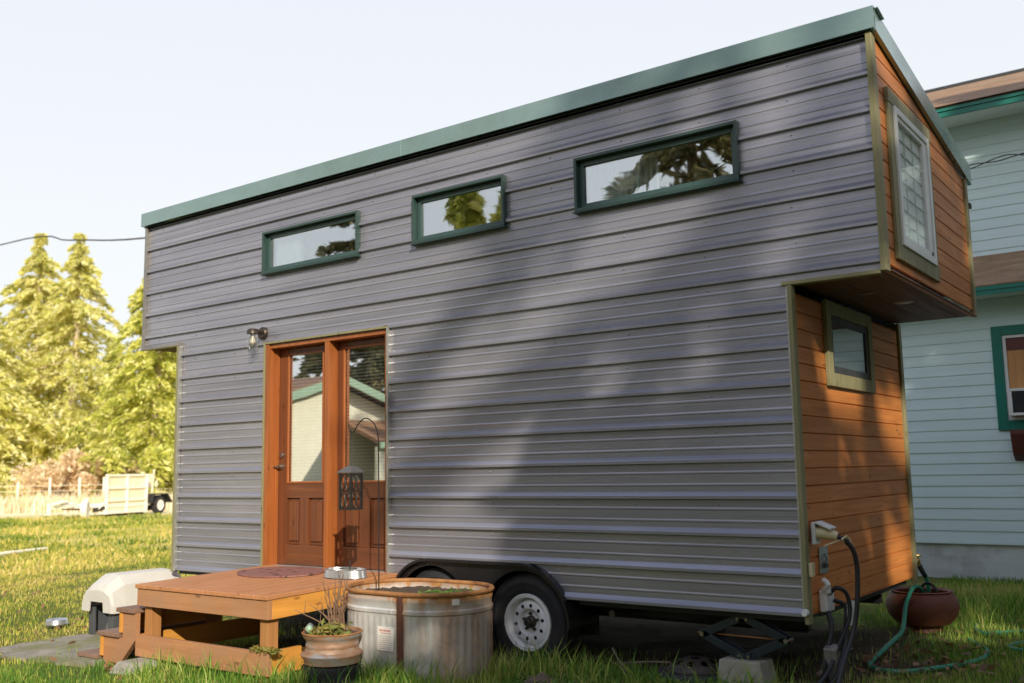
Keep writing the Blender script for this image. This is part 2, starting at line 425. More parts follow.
def ground_mat():
    k = N('lawn_ground'); co = k.coord()
    at = k.n('ShaderNodeAttribute', attribute_name='zone'); z = k.sep(at.outputs['Vector'])
    a = k.math('ADD', k.math('MULTIPLY', k.noise(co, .55, 6, .65), .45), k.math('MULTIPLY', k.noise(co, .14, 6, .7), .55)); b = k.noise(co, 4.5, 6, .7); c = k.noise(co, 22, 5, .7)
    col = k.ramp(a, [(.38, (.05,.075,.014)), (.5, (.12,.145,.028)), (.62, (.26,.22,.06))])
    col = k.mix(k.mrange(b, .52, .75, 0, .5), col, (.14,.10,.05))
    col = k.mix(k.mrange(c, .35, .7, .3, 0), col, (.06,.07,.02))
    straw = k.ramp(k.noise(k.mapping(co, (.12,.12,.12)), 1, 5, .6), [(.35, (.85,.70,.40)), (.65, (.98,.86,.62))])
    fy = k.ramp(k.math('ADD', k.math('MULTIPLY', k.noise(k.mapping(co, (.22,.22,.22)), 1, 6, .7), .55), k.math('MULTIPLY', k.noise(co, 1.3, 6, .75), .45)), [(.40, (.26,.28,.04)), (.5, (.72,.60,.13)), (.60, (.95,.68,.26))])
    col = k.mix(k.math('MULTIPLY', z[2], .85), col, fy)  # sun glare put into the distant lawn colour; near ground darkened as if shaded
    col = k.mix(z[1], col, straw)
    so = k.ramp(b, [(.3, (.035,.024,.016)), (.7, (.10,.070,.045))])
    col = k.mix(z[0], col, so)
    nm = k.bump(k.math('ADD', b, k.math('MULTIPLY', c, .5)), .8, .04)
    return k.done(k.bsdf(col, .95, 0, nm, .15))
M['ground'] = ground_mat()
def grass_mat(name, cols, trans=.35):
    k = N(name); i = k.island(); co = k.coord()
    a = k.noise(co, .8, 4, .6)
    a = k.math('ADD', k.math('MULTIPLY', a, .5), k.math('MULTIPLY', k.noise(k.mapping(co, (.16, .16, .16)), 1, 5, .7), .5))
    a = k.mrange(a, .38, .62, 0, 1)
    f = k.math('ADD', k.math('MULTIPLY', i, .45), k.math('MULTIPLY', a, .55))
    n = len(cols)
    col = k.ramp(f, [(.18+.68*q/(n-1), c) for q, c in enumerate(cols)])
    b = k.bsdf(col, .5, 0, None, .3)
    t = k.n('ShaderNodeBsdfTranslucent'); k.l(col, t.inputs[0])
    m = k.n('ShaderNodeMixShader'); m.inputs[0].default_value = trans
    k.l(b, m.inputs[1]); k.l(t.outputs[0], m.inputs[2])
    return k.done(m.outputs[0])
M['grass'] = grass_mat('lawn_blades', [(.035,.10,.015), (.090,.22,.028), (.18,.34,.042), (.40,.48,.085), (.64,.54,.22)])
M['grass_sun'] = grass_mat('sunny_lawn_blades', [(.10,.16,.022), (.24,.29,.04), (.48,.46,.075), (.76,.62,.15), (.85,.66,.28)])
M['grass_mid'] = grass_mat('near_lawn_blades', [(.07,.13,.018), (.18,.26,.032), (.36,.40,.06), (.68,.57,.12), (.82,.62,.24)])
M['drygrass'] = grass_mat('dry_field_blades', [(.80,.64,.36), (.95,.84,.60), (1.0,.94,.78)])
def pad_mat():
    k = N('worn_concrete_pad'); co = k.coord()
    f = k.noise(co, 6, 6, .7); g = k.noise(co, 2.2, 5, .65)
    col = k.ramp(f, [(.3, (.20,.175,.14)), (.7, (.36,.32,.26))])
    col = k.mix(k.mrange(g, .46, .6, 0, .8), col, (.17,.18,.05))
    return k.done(k.bsdf(col, .9, 0, k.bump(f, .6, .01), .2))
M['pad'] = pad_mat()

# ------------------------------------------------------------------ tiny house
S = .2286
DEP = 2.35; XL = -.62; XB = 6.19; XR = 6.765; ZLL = 2.187; ZLR = 2.0
ZT = 3.446; ZF = 3.586
SL = -(ZT-3.09)/DEP            # roof falls to the back
def roofz(y, z0=ZT): return z0 + SL*y

house = thing('tiny_house', 'tall tiny house on wheels in ribbed charcoal metal with cedar end wall', 'tiny house', (3.0, 1.2, G(3, 1.2)))

def interp(prof, v):
    for (v0, o0), (v1, o1) in zip(prof, prof[1:]):
        if v0-1e-9 <= v <= v1+1e-9:
            t = 0 if v1 == v0 else (v-v0)/(v1-v0)
            return o0+(o1-o0)*t
    return 0
def sheet(us, prof, vextra, allow, mp):
    """profiled sheet with openings: us breaks across, prof = [(v, offset)]"""
    pv = [p[0] for p in prof]
    vs = list(prof)
    for v in vextra:
        if prof[0][0] < v < prof[-1][0] and all(abs(v-q) > 1e-4 for q in pv): vs.append((v, interp(prof, v)))
    vs.sort(key=lambda p: p[0])
    us = sorted(set(round(u, 5) for u in us))
    mb = MB(); idx = {}
    def vid(i, j):
        if (i, j) not in idx:
            idx[(i, j)] = len(mb.v); mb.v.append(mp(us[i], vs[j][0], vs[j][1]))
        return idx[(i, j)]
    for i in range(len(us)-1):
        for j in range(len(vs)-1):
            if allow((us[i]+us[i+1])/2, (vs[j][0]+vs[j+1][0])/2):
                mb.f.append((vid(i, j), vid(i+1, j), vid(i+1, j+1), vid(i, j+1)))
    return mb

WINS = [(1.245, 2.475, 2.70, 3.09), (3.095, 4.025, 2.70, 3.098), (4.652, 5.90, 2.695, 3.09)]
DX0, DX1, DZ1 = 1.295, 2.80, 2.045
WC = [(3.255, .13, -.205), (4.11, .13, -.205)]       # wheel centres
AR = .415
def arch_top(x):
    a, b = WC[0][0], WC[1][0]
    if x < a-AR or x > b+AR: return None
    if x < a: return WC[0][2] + math.sqrt(max(0, AR**2-(a-x)**2))
    if x > b: return WC[0][2] + math.sqrt(max(0, AR**2-(x-b)**2))
    return WC[0][2] + AR
prof = []
for k in range(15, -1, -1):
    zc = (14-k)*S
for q in range(0, 16):
    zc = q*S
    if q == 0:
        prof += [(-.014, -.004), (-.012, -.026), (.006, -.026), (.034, 0)]
    else:
        prof += [(zc-.020, 0), (zc-.012, -.026), (zc+.006, -.026), (zc+.034, 0)]
    for m in (.0762, .1524):
        prof += [(zc+m-.009, 0), (zc+m-.004, -.0026), (zc+m+.003, -.0026), (zc+m+.011, 0)]
prof = [p for p in prof if p[0] < ZT]
prof.append((ZT, 0))
ux = [XL, 0, XB, XR-.028, DX0, DX1] + [w for W in WINS for w in W[:2]]
ux += [XL+.02*0 + i*.45 for i in range(1, 17)]
ux += [WC[0][0]-AR + i*(WC[1][0]-WC[0][0]+2*AR)/48 for i in range(49)]
vz = [ZLL, ZLR, DZ1] + [w for W in WINS for w in W[2:]] + [i*.012-.01 for i in range(1, 22)]
def allow(x, z):
    if x < 0 and z < ZLL: return False
    if x > XB and z < ZLR: return False
    for a, b, c, d in WINS:
        if a+.01 < x < b-.01 and c < z < d: return False
    if DX0 < x < DX1 and z < DZ1: return False
    t = arch_top(x)
    if t is not None and z < t: return False
    return True
sd = sheet(ux, prof, vz, allow, lambda u, v, o: (u, o, v))
rs = random.Random(3)
for q in range(0, 15):                                # hex screws beside each rib
    for i in range(13):
        x = XL + .25 + i*.60 + rs.uniform(-.015, .015); z = q*S + S - .048
        if x > XR-.05: continue
        if allow(x, z) and allow(x-.03, z-.03) and allow(x+.03, z):
            sd.lathe([(.0, -.007), (.0055, -.006), (.0065, -.001), (.0085, 0)], (x, 0, z), 'y', 6)
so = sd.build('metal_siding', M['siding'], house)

# trims on the front
t = MB(); t.box((XL, -.026, ZT-.034), (XR-.031, .0, ZT-.001)); t.build('eave_channel', M['acdark'], house)
t = MB(); t.box((XL-.006, -.034, ZLL-.03), (XL+.034, .02, ZT-.002)); t.build('corner_trim', M['jtrim'], house, bevel=.003)
t = MB(); t.box((XL-.006, -.030, ZLL-.034), (.03, .02, ZLL-.002)); t.build('edge_trim', M['jtrim'], house, bevel=.003)
t = MB(); t.box((-.030, -.032, -.03), (.012, .02, ZLL-.036)); t.build('corner_trim', M['olive'], house, bevel=.003)
t = MB(); t.box((.0125, -.036, -.02), (.036, -.002, ZLL-.036)); t.build('edge_trim', M['silver'], house, bevel=.002)
t = MB(); t.box((XR-.030, -.040, ZLR-.012), (XR+.008, .035, ZT-.003))
t.build('corner_trim', M['olive'], house, bevel=.004)
t = MB(); t.box((XB-.055, -.034, ZLR-.026), (XR-.031, .03, ZLR-.002)); t.build('edge_trim', M['olive_x'], house, bevel=.003)
t = MB(); t.box((XB-.020, -.036, -.055), (XB+.008, .03, ZLR-.028)); t.build('corner_trim', M['olive'], house, bevel=.004)
t = MB(); t.box((XB-.032, -.028, -.012), (XB-.0205, -.001, ZLR-.03)); t.build('edge_trim', M['silver'], house, bevel=.002)
t = MB(); t.box((XB-.015, DEP-.05, -.05), (XB+.02, DEP+.02, ZLR-.01)); t.build('corner_trim', M['olive'], house, bevel=.004)
t = MB(); t.box((XR-.02, DEP-.05, ZLR-.01), (XR+.02, DEP+.02, roofz(DEP)-.002)); t.build('corner_trim', M['olive'], house, bevel=.004)

# cedar walls on the end: shiplap profile
def cedar_prof(z0, z1):
    p = []; i0 = math.floor(z0/.107); z = i0*.107
    while z < z1+.107:
        for a, o in ((z+.0005, .010), (z+.006, 0), (z+.102, 0), (z+.1065, .010)):
            if z0 <= a <= z1: p.append((a, o))
        z += .107
    return p
mb = sheet([0, DEP/2, DEP], cedar_prof(-.03, ZLR), [], lambda u, v: True, lambda u, v, o: (XB-o, u, v))
ew = mb.build('end_siding', M['cedar'], house)
mb = sheet([0, DEP/2, DEP], cedar_prof(ZLR-.005, ZT+.02), [], lambda u, v: True, lambda u, v, o: (XR-o, u, v))
lo = mb.build('loft_end_siding', M['cedar'], house)
bm = bmesh.new(); bm.from_mesh(lo.data)
off = house.location
bmesh.ops.bisect_plane(bm, geom=bm.verts[:]+bm.edges[:]+bm.faces[:], plane_co=Vector((XR, 0, ZT-.01))-off, plane_no=(0, -SL, 1), clear_outer=True)
bm.to_mesh(lo.data); bm.free()
t = MB(); t.box((XR-.02, .03, ZLR-.012), (XR+.004, DEP, ZLR+.004)); t.build('edge_trim', M['cedar'], house)

# hidden shell: back, left end, floor, partitions
t = MB()
t.box((XL, DEP-.02, ZLL-.02), (XR-.02, DEP, roofz(DEP)-.01)); t.box((0, DEP-.02, -.02), (XB-.02, DEP, ZLL-.021))
t.build('back_wall', M['siding'], house)
t = MB(); t.box((XL, .03, ZLL), (XL+.02, DEP-.021, 3.05)); t.box((0, .03, -.02), (.02, DEP-.021, ZLL-.03)); t.build('left_end_wall', M['cedar'], house)
t = MB(); t.prism([(.03, -.005), (.03, ZT-.04), (DEP-.03, roofz(DEP)-.06), (DEP-.03, -.005)], 2.86, 2.88, 'x'); t.prism([(.03, -.005), (.03, ZT-.04), (DEP-.03, roofz(DEP)-.06), (DEP-.03, -.005)], 4.4, 4.42, 'x'); t.build('partition', M['inside'], house)
t = MB(); t.box((.02, .36, -.060), (XB-.06, DEP-.03, -.021)); t.box((.02, .03, -.050), (2.85, .359, -.021)); t.box((4.56, .03, -.050), (XB-.06, .359, -.021)); t.build('floor', M['chassis'], house)
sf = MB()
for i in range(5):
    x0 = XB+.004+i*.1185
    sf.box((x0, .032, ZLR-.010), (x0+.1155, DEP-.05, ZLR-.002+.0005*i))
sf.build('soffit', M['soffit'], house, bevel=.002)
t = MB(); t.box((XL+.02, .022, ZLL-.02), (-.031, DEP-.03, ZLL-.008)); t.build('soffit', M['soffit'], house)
for lx0, y, m_ in ((6.44, .68, 'bronze'), (6.53, 1.24, 'sill')):
    t = MB(); t.lathe([(0, -.006), (.045, -.007), (.062, -.003), (.066, 0)], (lx0, y, ZLR-.0105), 'z', 24)
    t.build('ceiling_light', M[m_], house, smooth=True)

# roof: sloping slab, front fascia, rake trim
mb = MB()
x0, x1 = XL-.03, XR+.03
mb.add([(x0, -.05, ZT+.09), (x1, -.05, ZT+.09), (x1, DEP+.10, roofz(DEP+.1, ZT+.06)), (x0, DEP+.10, roofz(DEP+.1, ZT+.06)),
        (x0, -.05, ZT+.115), (x1, -.05, ZT+.115), (x1, DEP+.10, roofz(DEP+.1, ZT+.09)), (x0, DEP+.10, roofz(DEP+.1, ZT+.09))],
       [(0,3,2,1),(4,5,6,7),(0,1,5,4),(1,2,6,5),(2,3,7,6),(3,0,4,7)])
mb.add([(XL+.03, .01, ZT-.03), (XR-.03, .01, ZT-.03), (XR-.03, DEP-.03, roofz(DEP)-.05), (XL+.03, DEP-.03, roofz(DEP)-.05)], [(0,1,2,3)])
mb.build('roof', M['green'], house)
mb = MB()
for a, b in ((XL-.035, 2.985), (2.990, XR+.035)):
    mb.prism([(-.064, ZT+.004), (-.058, ZT+.004), (-.058, ZF-.006), (-.03, ZF-.006), (-.03, ZF), (-.064, ZF)], a, b, 'x')
    mb.prism([(-.056, ZT+.0), (-.052, ZT), (-.036, ZT+.012), (-.04, ZT+.016)], a+.002, b-.002, 'x')
mb.box((2.981, -.0665, ZT+.004), (2.994, -.0645, ZF-.001))
mb.prism([(-.03, ZF-.008), (.10, roofz(.10, ZF)-.02), (.10, roofz(.10, ZF)-.014), (-.03, ZF-.002)], XL-.035, XR+.055, 'x')
mb.build('fascia', M['green'], house)
for xx, s in ((XR+.026, 1), (XL-.03, -1)):
    mb = MB()
    mb.prism([(-.03, ZT+.0), (-.03, ZF-.002), (DEP+.12, roofz(DEP+.12, ZF)), (DEP+.12, roofz(DEP+.12, ZT)-.01)], xx, xx+s*.008, 'x')
    mb.prism([(-.03, ZT+.0), (-.03, ZT+.01), (DEP+.12, roofz(DEP+.12, ZT)), (DEP+.12, roofz(DEP+.12, ZT)-.01)], xx-s*.02, xx, 'x')
    mb.build('rake_trim', M['green'], house)

# upper front windows
def frame_y(mb, a, b, c, d, w, y0, y1):
    mb.box((a, y0, c), (a+w, y1, d)); mb.box((b-w, y0, c), (b, y1, d))
    mb.box((a+w, y0, c), (b-w, y1, c+w)); mb.box((a+w, y0, d-w), (b-w, y1, d))
for i, (a, b, c, d) in enumerate(WINS):
    mb = MB(); frame_y(mb, a, b, c, d, .022, -.045, .03)
    mb.prism([(-.062, c-.012), (.0, c-.012), (.0, c-.001), (-.050, c-.001)], a-.008, b+.008, 'x')
    f = mb.build('window', M['wframe'], house, bevel=.003)
    mb = MB(); frame_y(mb, a+.024, b-.024, c+.024, d-.024, .036, .0, .035); mb.build('sash', M['sash'], f, bevel=.003)
    mb = MB(); mb.box((a+.06, .016, c+.06), (b-.06, .022, d-.06)); mb.build('pane', M['pane'], f)
    if i != 1:
        mb = MB(); n = 60; x0, x1 = (a+.05, a+.62) if i == 2 else (a+.05, a+.4)
        vs = []
        for k in range(n+1):
            x = x0+(x1-x0)*k/n; y = .085+.022*math.sin(k*1.15)+.012*math.sin(k*.37+i)
            vs += [(x, y, c+.03), (x, y+.01*math.sin(k*.6), d-.03)]
        mb.add(vs, [(2*k, 2*k+2, 2*k+3, 2*k+1) for k in range(n)])
        mb.build('curtain', M['curtain'], f, smooth=True)

# loft end window
y0, y1, z0, z1 = .185, 1.20, 2.09, 3.165
mb = MB(); w = .095
for box in (((XR+.001, y0, z0+w), (XR+.022, y0+w, z1-w)), ((XR+.001, y1-w, z0+w), (XR+.022, y1, z1-w)), ((XR+.001, y0-.004, z1-w+.001), (XR+.025, y1+.004, z1)), ((XR+.001, y0-.004, z0), (XR+.025, y1+.004, z0+w-.001))):
    mb.box(*box)
lw = mb.build('window', M['olive'], house, bevel=.003)
def frame_x(mb, a, b, c, d, w, x0, x1):
    mb.box((x0, a, c), (x1, a+w, d)); mb.box((x0, b-w, c), (x1, b, d)); mb.box((x0, a+w, c), (x1, b-w, c+w)); mb.box((x0, a+w, d-w), (x1, b-w, d))
mb = MB(); frame_x(mb, y0+w+.001, y1-w-.001, z0+w+.001, z1-w-.001, .045, XR+.001, XR+.036); mb.box((XR+.001, y1-w-.125, z0+w+.047), (XR+.026, y1-w-.047, z1-w-.047))
frame_x(mb, y0+w+.047, y1-w-.126, z0+w+.047, z1-w-.047, .030, XR+.001, XR+.027)
mb.build('sash', M['vinyl'], lw, bevel=.004)
mb = MB()
ga, gb, gc, gd = y0+w+.078, y1-w-.157, z0+w+.078, z1-w-.078
mb.box((XR+.012, ga, gc), (XR+.018, gb, gd)); mb.build('pane', M['loftpane'], lw)
mb = MB()
for k in range(1, 3): mb.box((XR+.003, ga+(gb-ga)*k/3-.005, gc), (XR+.009, ga+(gb-ga)*k/3+.005, gd))
for k in range(1, 8): mb.box((XR+.0035, ga, gc+(gd-gc)*k/8-.0045), (XR+.0095, gb, gc+(gd-gc)*k/8+.0045))
mb.build('muntin_grid', simple('pale_green_grid', (.66,.71,.67), (.60,.66,.62), .5), lw)
mb = MB(); mb.box((XR+.0012, ga, gc), (XR+.002, gb, gd)); mb.build('roller_blind', simple('bright_white_blind', (.9,.9,.88), (.84,.85,.83), .8), lw)
mb = MB(); mb.box((XR+.028, y1-w-.10, z0+w+.06), (XR+.032, y1-w-.075, z0+w+.08)); mb.build('latch', M['acdark'], lw)

# small end window under the loft
y0, y1, z0, z1 = .53, 1.53, 1.385, 1.955
mb = MB(); frame_x(mb, y0, y1, z0, z1, .09, XB+.001, XB+.030); bw = mb.build('window', M['olive'], house, bevel=.004)
mb = MB(); frame_x(mb, y0+.091, y1-.091, z0+.091, z1-.091, .05, XB+.001, XB+.018); mb.build('sash', M['acdark'], bw, bevel=.004)
mb = MB(); mb.box((XB+.003, y0+.141, z0+.141), (XB+.009, y1-.141, z1-.141)); mb.build('pane', glassmat('small_window_backed_glass', .45, wob=.03, opaque=(.05,.06,.055)), bw)

# door set
mb = MB()
mb.box((DX0-.022, -.030, .0), (DX0-.001, .01, DZ1+.02)); mb.box((DX0-.001, -.030, DZ1+.001), (DX1+.006, .01, DZ1+.02))
mb.build('door_trim', M['olive'], house, bevel=.002)
mb = MB(); mb.box((DX1+.0005, -.034, -.01), (DX1+.022, .005, DZ1)); mb.box((DX1-.03, -.036, DZ1+.0205), (DX1+.015, -.0, DZ1+.03)); mb.build('edge_trim', M['silver'], house, bevel=.002)
mb = MB()
mb.box((DX0+.0005, -.022, .02), (DX0+.045, .16, DZ1-.0005)); mb.box((2.052, -.008, .03), (2.102, .16, DZ1-.041)); mb.box((DX1-.04, -.005, .02), (DX1-.0005, .16, DZ1-.0005))
mb.box((DX0+.046, -.005, DZ1-.040), (DX1-.041, .16, DZ1-.0005))
mb.box((DX0+.0455, .06, .05), (DX0+.06, .097, DZ1-.041))
mb.build('door_frame', M['doorjamb'], house, bevel=.003)
mb = MB(); mb.box((DX0+.046, -.03, .02), (DX1-.041, .14, .085)); mb.build('threshold', M['sill'], house, bevel=.004)
for xa, xb, ga, gb, pans in ((1.345, 2.049, 1.462, 1.932, ((1.44, 1.635), (1.742, 1.932))), (2.105, 2.757, 2.172, 2.682, ((2.168, 2.37), (2.492, 2.682)))):
    yf, yb = .10, .142; zb, zt = .09, 2.0; g0, g1 = .795, 1.955
    mb = MB()
    mb.box((xa, yf, zb), (ga, yb, zt)); mb.box((gb, yf, zb), (xb, yb, zt))
    mb.box((pans[0][1], yf, .262), (pans[1][0], yb, .667))
    d = mb.build('door', M['doorwood'], house, bevel=.003)
    for r0_, r1_ in ((g1, zt), (.667, g0), (zb, .262)):
        mb = MB(); mb.box((ga+.0005, yf+.001, r0_), (gb-.0005, yb, r1_)); mb.build('rail', M['doorwood_x'], d, bevel=.003)
    mb = MB()
    for p0, p1 in pans:
        p0 = max(p0, ga+.001); p1 = min(p1, gb-.001)
        mb.box((p0, yf+.022, .263), (p1, yf+.03, .666))
        mb.prism([(p0+.03, .295), (p1-.03, .295), (p1-.03, .634), (p0+.03, .634)], yf+.006, yf+.022, 'y')
    mb.build('panel', M['doorwood'], d, bevel=.008, seg=1)
    mb = MB(); mb.box((ga, yf+.012, g0), (ga+.018, yf-.006, g1)); mb.box((gb-.018, yf+.012, g0), (gb, yf-.006, g1)); mb.box((ga+.018, yf+.012, g0), (gb-.018, yf-.005, g0+.018)); mb.box((ga+.018, yf+.012, g1-.018), (gb-.018, yf-.005, g1))
    mb.build('glazing_bead', M['doorjamb'], d, bevel=.004)
    mb = MB(); mb.box((ga+.001, yf+.016, g0+.001), (gb-.001, yf+.022, g1-.001)); mb.build('pane', M['doorpane'], d)
    mb = MB(); n = 40
    for k in range(n):
        z = g0+.02+(g1-g0-.05)*k/(n-1)
        mb.add([(ga+.01, .126, z-.010), (gb-.01, .126, z-.010), (gb-.01, .136, z+.006), (ga+.01, .136, z+.006)], [(0,1,2,3)])
    for fx in (.22, .78):
        xx = ga+(gb-ga)*fx; mb.box((xx-.0015, .127, g0), (xx+.0015, .1285, g1))
    mb.box((ga+.005, .127, g1-.022), (gb-.005, .15, g1))
    mb.build('blinds', M['blind'], d)
    if xa < 1.5:
        mb = MB(); X = 1.395
        mb.lathe([(0, -.018), (.020, -.018), (.026, -.008), (.027, 0)], (X, yf, 1.045), 'y', 20)
        mb.build('deadbolt', M['nickel'], d, smooth=True)
        mb = MB(); mb.lathe([(0, -.016), (.022, -.016), (.026, -.006), (.027, 0)], (X, yf, .945), 'y', 20)
        mb.tube([(X, yf-.01, .945), (X, yf-.05, .945)], .010, 10); mb.tube([(X, yf-.048, .945), (X-.02, yf-.052, .945), (X-.09, yf-.048, .942)], .009, 10)
        mb.build('handle', M['nickel'], d, smooth=True)

# wall lamp left of the door
lx, lz = 1.24, 2.155
mb = MB(); mb.lathe([(0, -.032), (.045, -.032), (.058, -.020), (.060, 0)], (lx, -.001, lz), 'y', 28)
mb.tube([(lx, -.03, lz), (lx, -.07, lz+.012), (lx, -.115, lz+.004)], .014, 10, 4)
mb.lathe([(0, .045), (.04, .043), (.052, .030), (.056, .0), (.050, -.004), (0, -.004)], (lx, -.125, lz-.015), 'z', 28)
lp = mb.build('wall_lamp', M['bronze'], house, smooth=True)
mb = MB(); mb.lathe([(.047, 0), (.050, -.04), (.050, -.10), (.044, -.125), (0, -.13)], (lx, -.125, lz-.020), 'z', 28); mb.build('glass_jar', M['jar'], lp, smooth=True)
mb = MB(); mb.lathe([(0, 0), (.014, 0), (.015, -.03), (.027, -.06), (.026, -.08), (.014, -.095), (0, -.098)], (lx, -.125, lz-.018), 'z', 20); mb.build('bulb', M['bulb'], lp, smooth=True)

# fender over the tandem wheels
mb = MB(); RI = .368
a, b, zc = WC[0][0], WC[1][0], WC[0][2]
outer = []
n = 24
for k in range(n+1): th = math.pi - k*(math.pi/2)/n; outer.append((a+AR*math.cos(th), zc+AR*math.sin(th)))
for k in range(n+1): th = math.pi/2 - k*(math.pi/2)/n; outer.append((b+AR*math.cos(th), zc+AR*math.sin(th)))
def off_arch(d): return [(x+(d*(x-min(max(x, a), b))/AR), z+(z-zc)*d/AR) for x, z in outer]
o1 = off_arch(.010); o2 = off_arch(-.010)
L = len(outer)
vs = [(x, -.062, z) for x, z in o1] + [(x, .30, z) for x, z in o1] + [(x, -.062, z) for x, z in o2] + [(x, .30, z) for x, z in o2]
fs = []
for i in range(L-1):
    fs += [(i, i+1, L+i+1, L+i), (2*L+i, 3*L+i, 3*L+i+1, 2*L+i+1), (i, 2*L+i, 2*L+i+1, i+1)]
mb.add(vs, fs)
xs = [a-AR+.004 + i*(b-a+2*AR-.008)/90 for i in range(91)]
def lowz(x):
    v = -.14
    for c in (a, b):
        if abs(x-c) < RI: v = max(v, zc+math.sqrt(RI**2-(x-c)**2))
    return v
vs = []; fs = []
for x in xs: tz = arch_top(x)-.01; vs += [(x, -.012, tz), (x, -.012, min(tz, lowz(x))), (x, .0, tz), (x, .0, min(tz, lowz(x)))]
for i in range(90): q = 4*i; fs += [(q, q+4, q+5, q+1), (q+1, q+5, q+7, q+3), (q+2, q+3, q+7, q+6)]
mb.add(vs, fs)
mb.build('fender', M['blackpaint'], house, smooth=True)
mb = MB(); mb.box((a-AR, .32, -.3), (b+AR, .34, .22)); mb.build('wheel_well', M['chassis'], house)

# wheels
def wheel(cx, cy, cz, parent, tread=True):
    mb = MB()
    # dished disc with ten hand holes: polar grid
    n, rr = 120, [.042+.006*i for i in range(20)]
    def yy(r):
        return -.012 + (.018 if r < .07 else (.018-.03*min(1, (r-.07)/.025) if r < .095 else -.012 + .022*max(0, (r-.135)/.02)))
    vs = []; fs = []
    for k in range(n):
        th = 2*math.pi*k/n
        for r in rr: vs.append((cx+r*math.cos(th), cy-.045+yy(r), cz+r*math.sin(th)))
    m = len(rr)
    for k in range(n):
        for i in range(m-1):
            th = 2*math.pi*(k+.5)/n; r = (rr[i]+rr[i+1])/2
            hole = any((r*math.cos(th)-.118*math.cos(h))**2+(r*math.sin(th)-.118*math.sin(h))**2 < .0142**2 for h in [2*math.pi*(q+.25)/10 for q in range(10)])
            if not hole: fs.append((k*m+i, ((k+1) % n)*m+i, ((k+1) % n)*m+i+1, k*m+i+1))
    mb.add(vs, fs)
    mb.lathe([(.155, -.035), (.166, -.045), (.172, -.085), (.178, -.092), (.186, -.090), (.190, -.097), (.199, -.097), (.202, -.088), (.200, -.07), (.180, .05), (.178, .09)], (cx, cy, cz), 'y', 64)
    w = mb.build('wheel', M['whitewheel'], parent, smooth=True, angle=50)
    mb = MB()
    pr = [(.178, .075), (.196, .085), (.230, .100), (.285, .103), (.318, .090), (.330, .075), (.335, .05), (.336, .0), (.335, -.05), (.330, -.078), (.318, -.092), (.290, -.102), (.278, -.105), (.272, -.101), (.24, -.101), (.212, -.092), (.2025, -.080)]
    mb.lathe(pr, (cx, cy, cz), 'y', 72)
    for k in range(72):
        th = 2*math.pi*k/72
        for s in (-1, 1):
            c = Vector((cx+.336*math.cos(th), cy+s*.052, cz+.336*math.sin(th)))
            mb.box((c.x-.006, c.y-.028, c.z-.011), (c.x+.006, c.y+.028, c.z+.011), Matrix.Rotation(-th, 3, 'Y'), c)
    mb.build('tyre', M['rubber'], w, smooth=True)
    mb = MB(); mb.lathe([(0, -.105), (.020, -.104), (.026, -.098), (.027, -.07), (.040, -.062), (.044, -.04), (.05, -.03)], (cx, cy, cz), 'y', 24)
    for k in range(5):
        th = 2*math.pi*k/5+.3; mb.lathe([(0, -.062), (.010, -.062), (.011, -.03)], (cx+.058*math.cos(th), cy, cz+.058*math.sin(th)), 'y', 6)
    mb.build('hub', M['hub'], w, smooth=True)
    mb = MB(); mb.lathe([(0, 0), (.16, 0), (.17, .06), (0, .06)], (cx, cy, cz), 'y', 32); mb.build('brake_drum', M['chassis'], w)
for c in WC: wheel(c[0], c[1], c[2], house)

# chassis under the floor
mb = MB()
for y in (.40, 1.95): mb.box((.05, y, -.16), (XB-.16, y+.05, -.0615)); mb.box((.05, y-.03, -.17), (XB-.16, y+.08, -.1605))
for x in [.1+.6*i for i in range(10)]: mb.box((x, .46, -.125), (x+.05, DEP-.05, -.0615))
for c in WC: mb.tube([(c[0], .2, c[2]), (c[0], 2.2, c[2])], .035, 12)
mb.box((5.3, .42, -.36), (5.42, .5, -.21))
mb.build('chassis', M['chassis'], house)
mb = MB(); mb.tube([(4.80, .06, -.10), (4.80, .45, -.11)], .024, 16); mb.tube([(4.80, .058, -.10), (4.80, .3, -.105)], .016, 12); mb.build('drain_pipe', M['hub'], house, smooth=True)

# fittings on the end wall
mb = MB()
mb.box((XB+.022, .035, .405), (XB+.03, .125, .535)); frame_x(mb, .035, .125, .405, .535, .014, XB+.03, XB+.046)
pi = mb.build('power_inlet', M['whiteplastic'], house, bevel=.004)
mb = MB(); mb.box((XB+.05, .03, .53), (XB+.15, .13, .545), Matrix.Rotation(R(22), 3, 'Y'), (XB+.046, .08, .537)); mb.build('inlet_cover', M['whiteplastic'], pi, bevel=.004)
mb = MB(); mb.box((XB+.002, .195, .215), (XB+.010, .345, .375)); op = mb.build('outlet_plate', M['steelplate'], house, bevel=.002)
mb = MB(); mb.box((XB+.0105, .245, .25), (XB+.03, .285, .275)); mb.tube([(XB+.012, .26, .27), (XB+.03, .265, .30), (XB+.014, .27, .33)], .004, 6); mb.build('outlet_latch', M['acdark'], op)
mb = MB(); mb.box((XB+.0125, -.02, .22), (XB+.035, .03, .30)); mb.build('doorbell_box', M['creamplastic'], house, bevel=.004)
mb = MB(); mb.box((XB+.002, .16, -.005), (XB+.05, .30, .125)); jb = mb.build('junction_box', M['whiteplastic'], house, bevel=.008)
mb = MB(); mb.lathe([(0, .02), (.018, .02), (.028, .01), (.03, 0)], (XB+.05, .18, .125), 'x', 20); mb.tube([(XB+.03, .17, .12), (XB+.06, .16, .16), (XB+.03, .17, .185)], .018, 10, 3); mb.build('conduit_elbow', M['whiteplastic'], jb, smooth=True)
mb = MB(); mb.lathe([(0, -.026), (.018, -.026), (.022, -.006), (.022, .0)], (XB-.012, -.036, .015), 'y', 16); mb.build('round_plug', M['whiteplastic'], house, smooth=True)
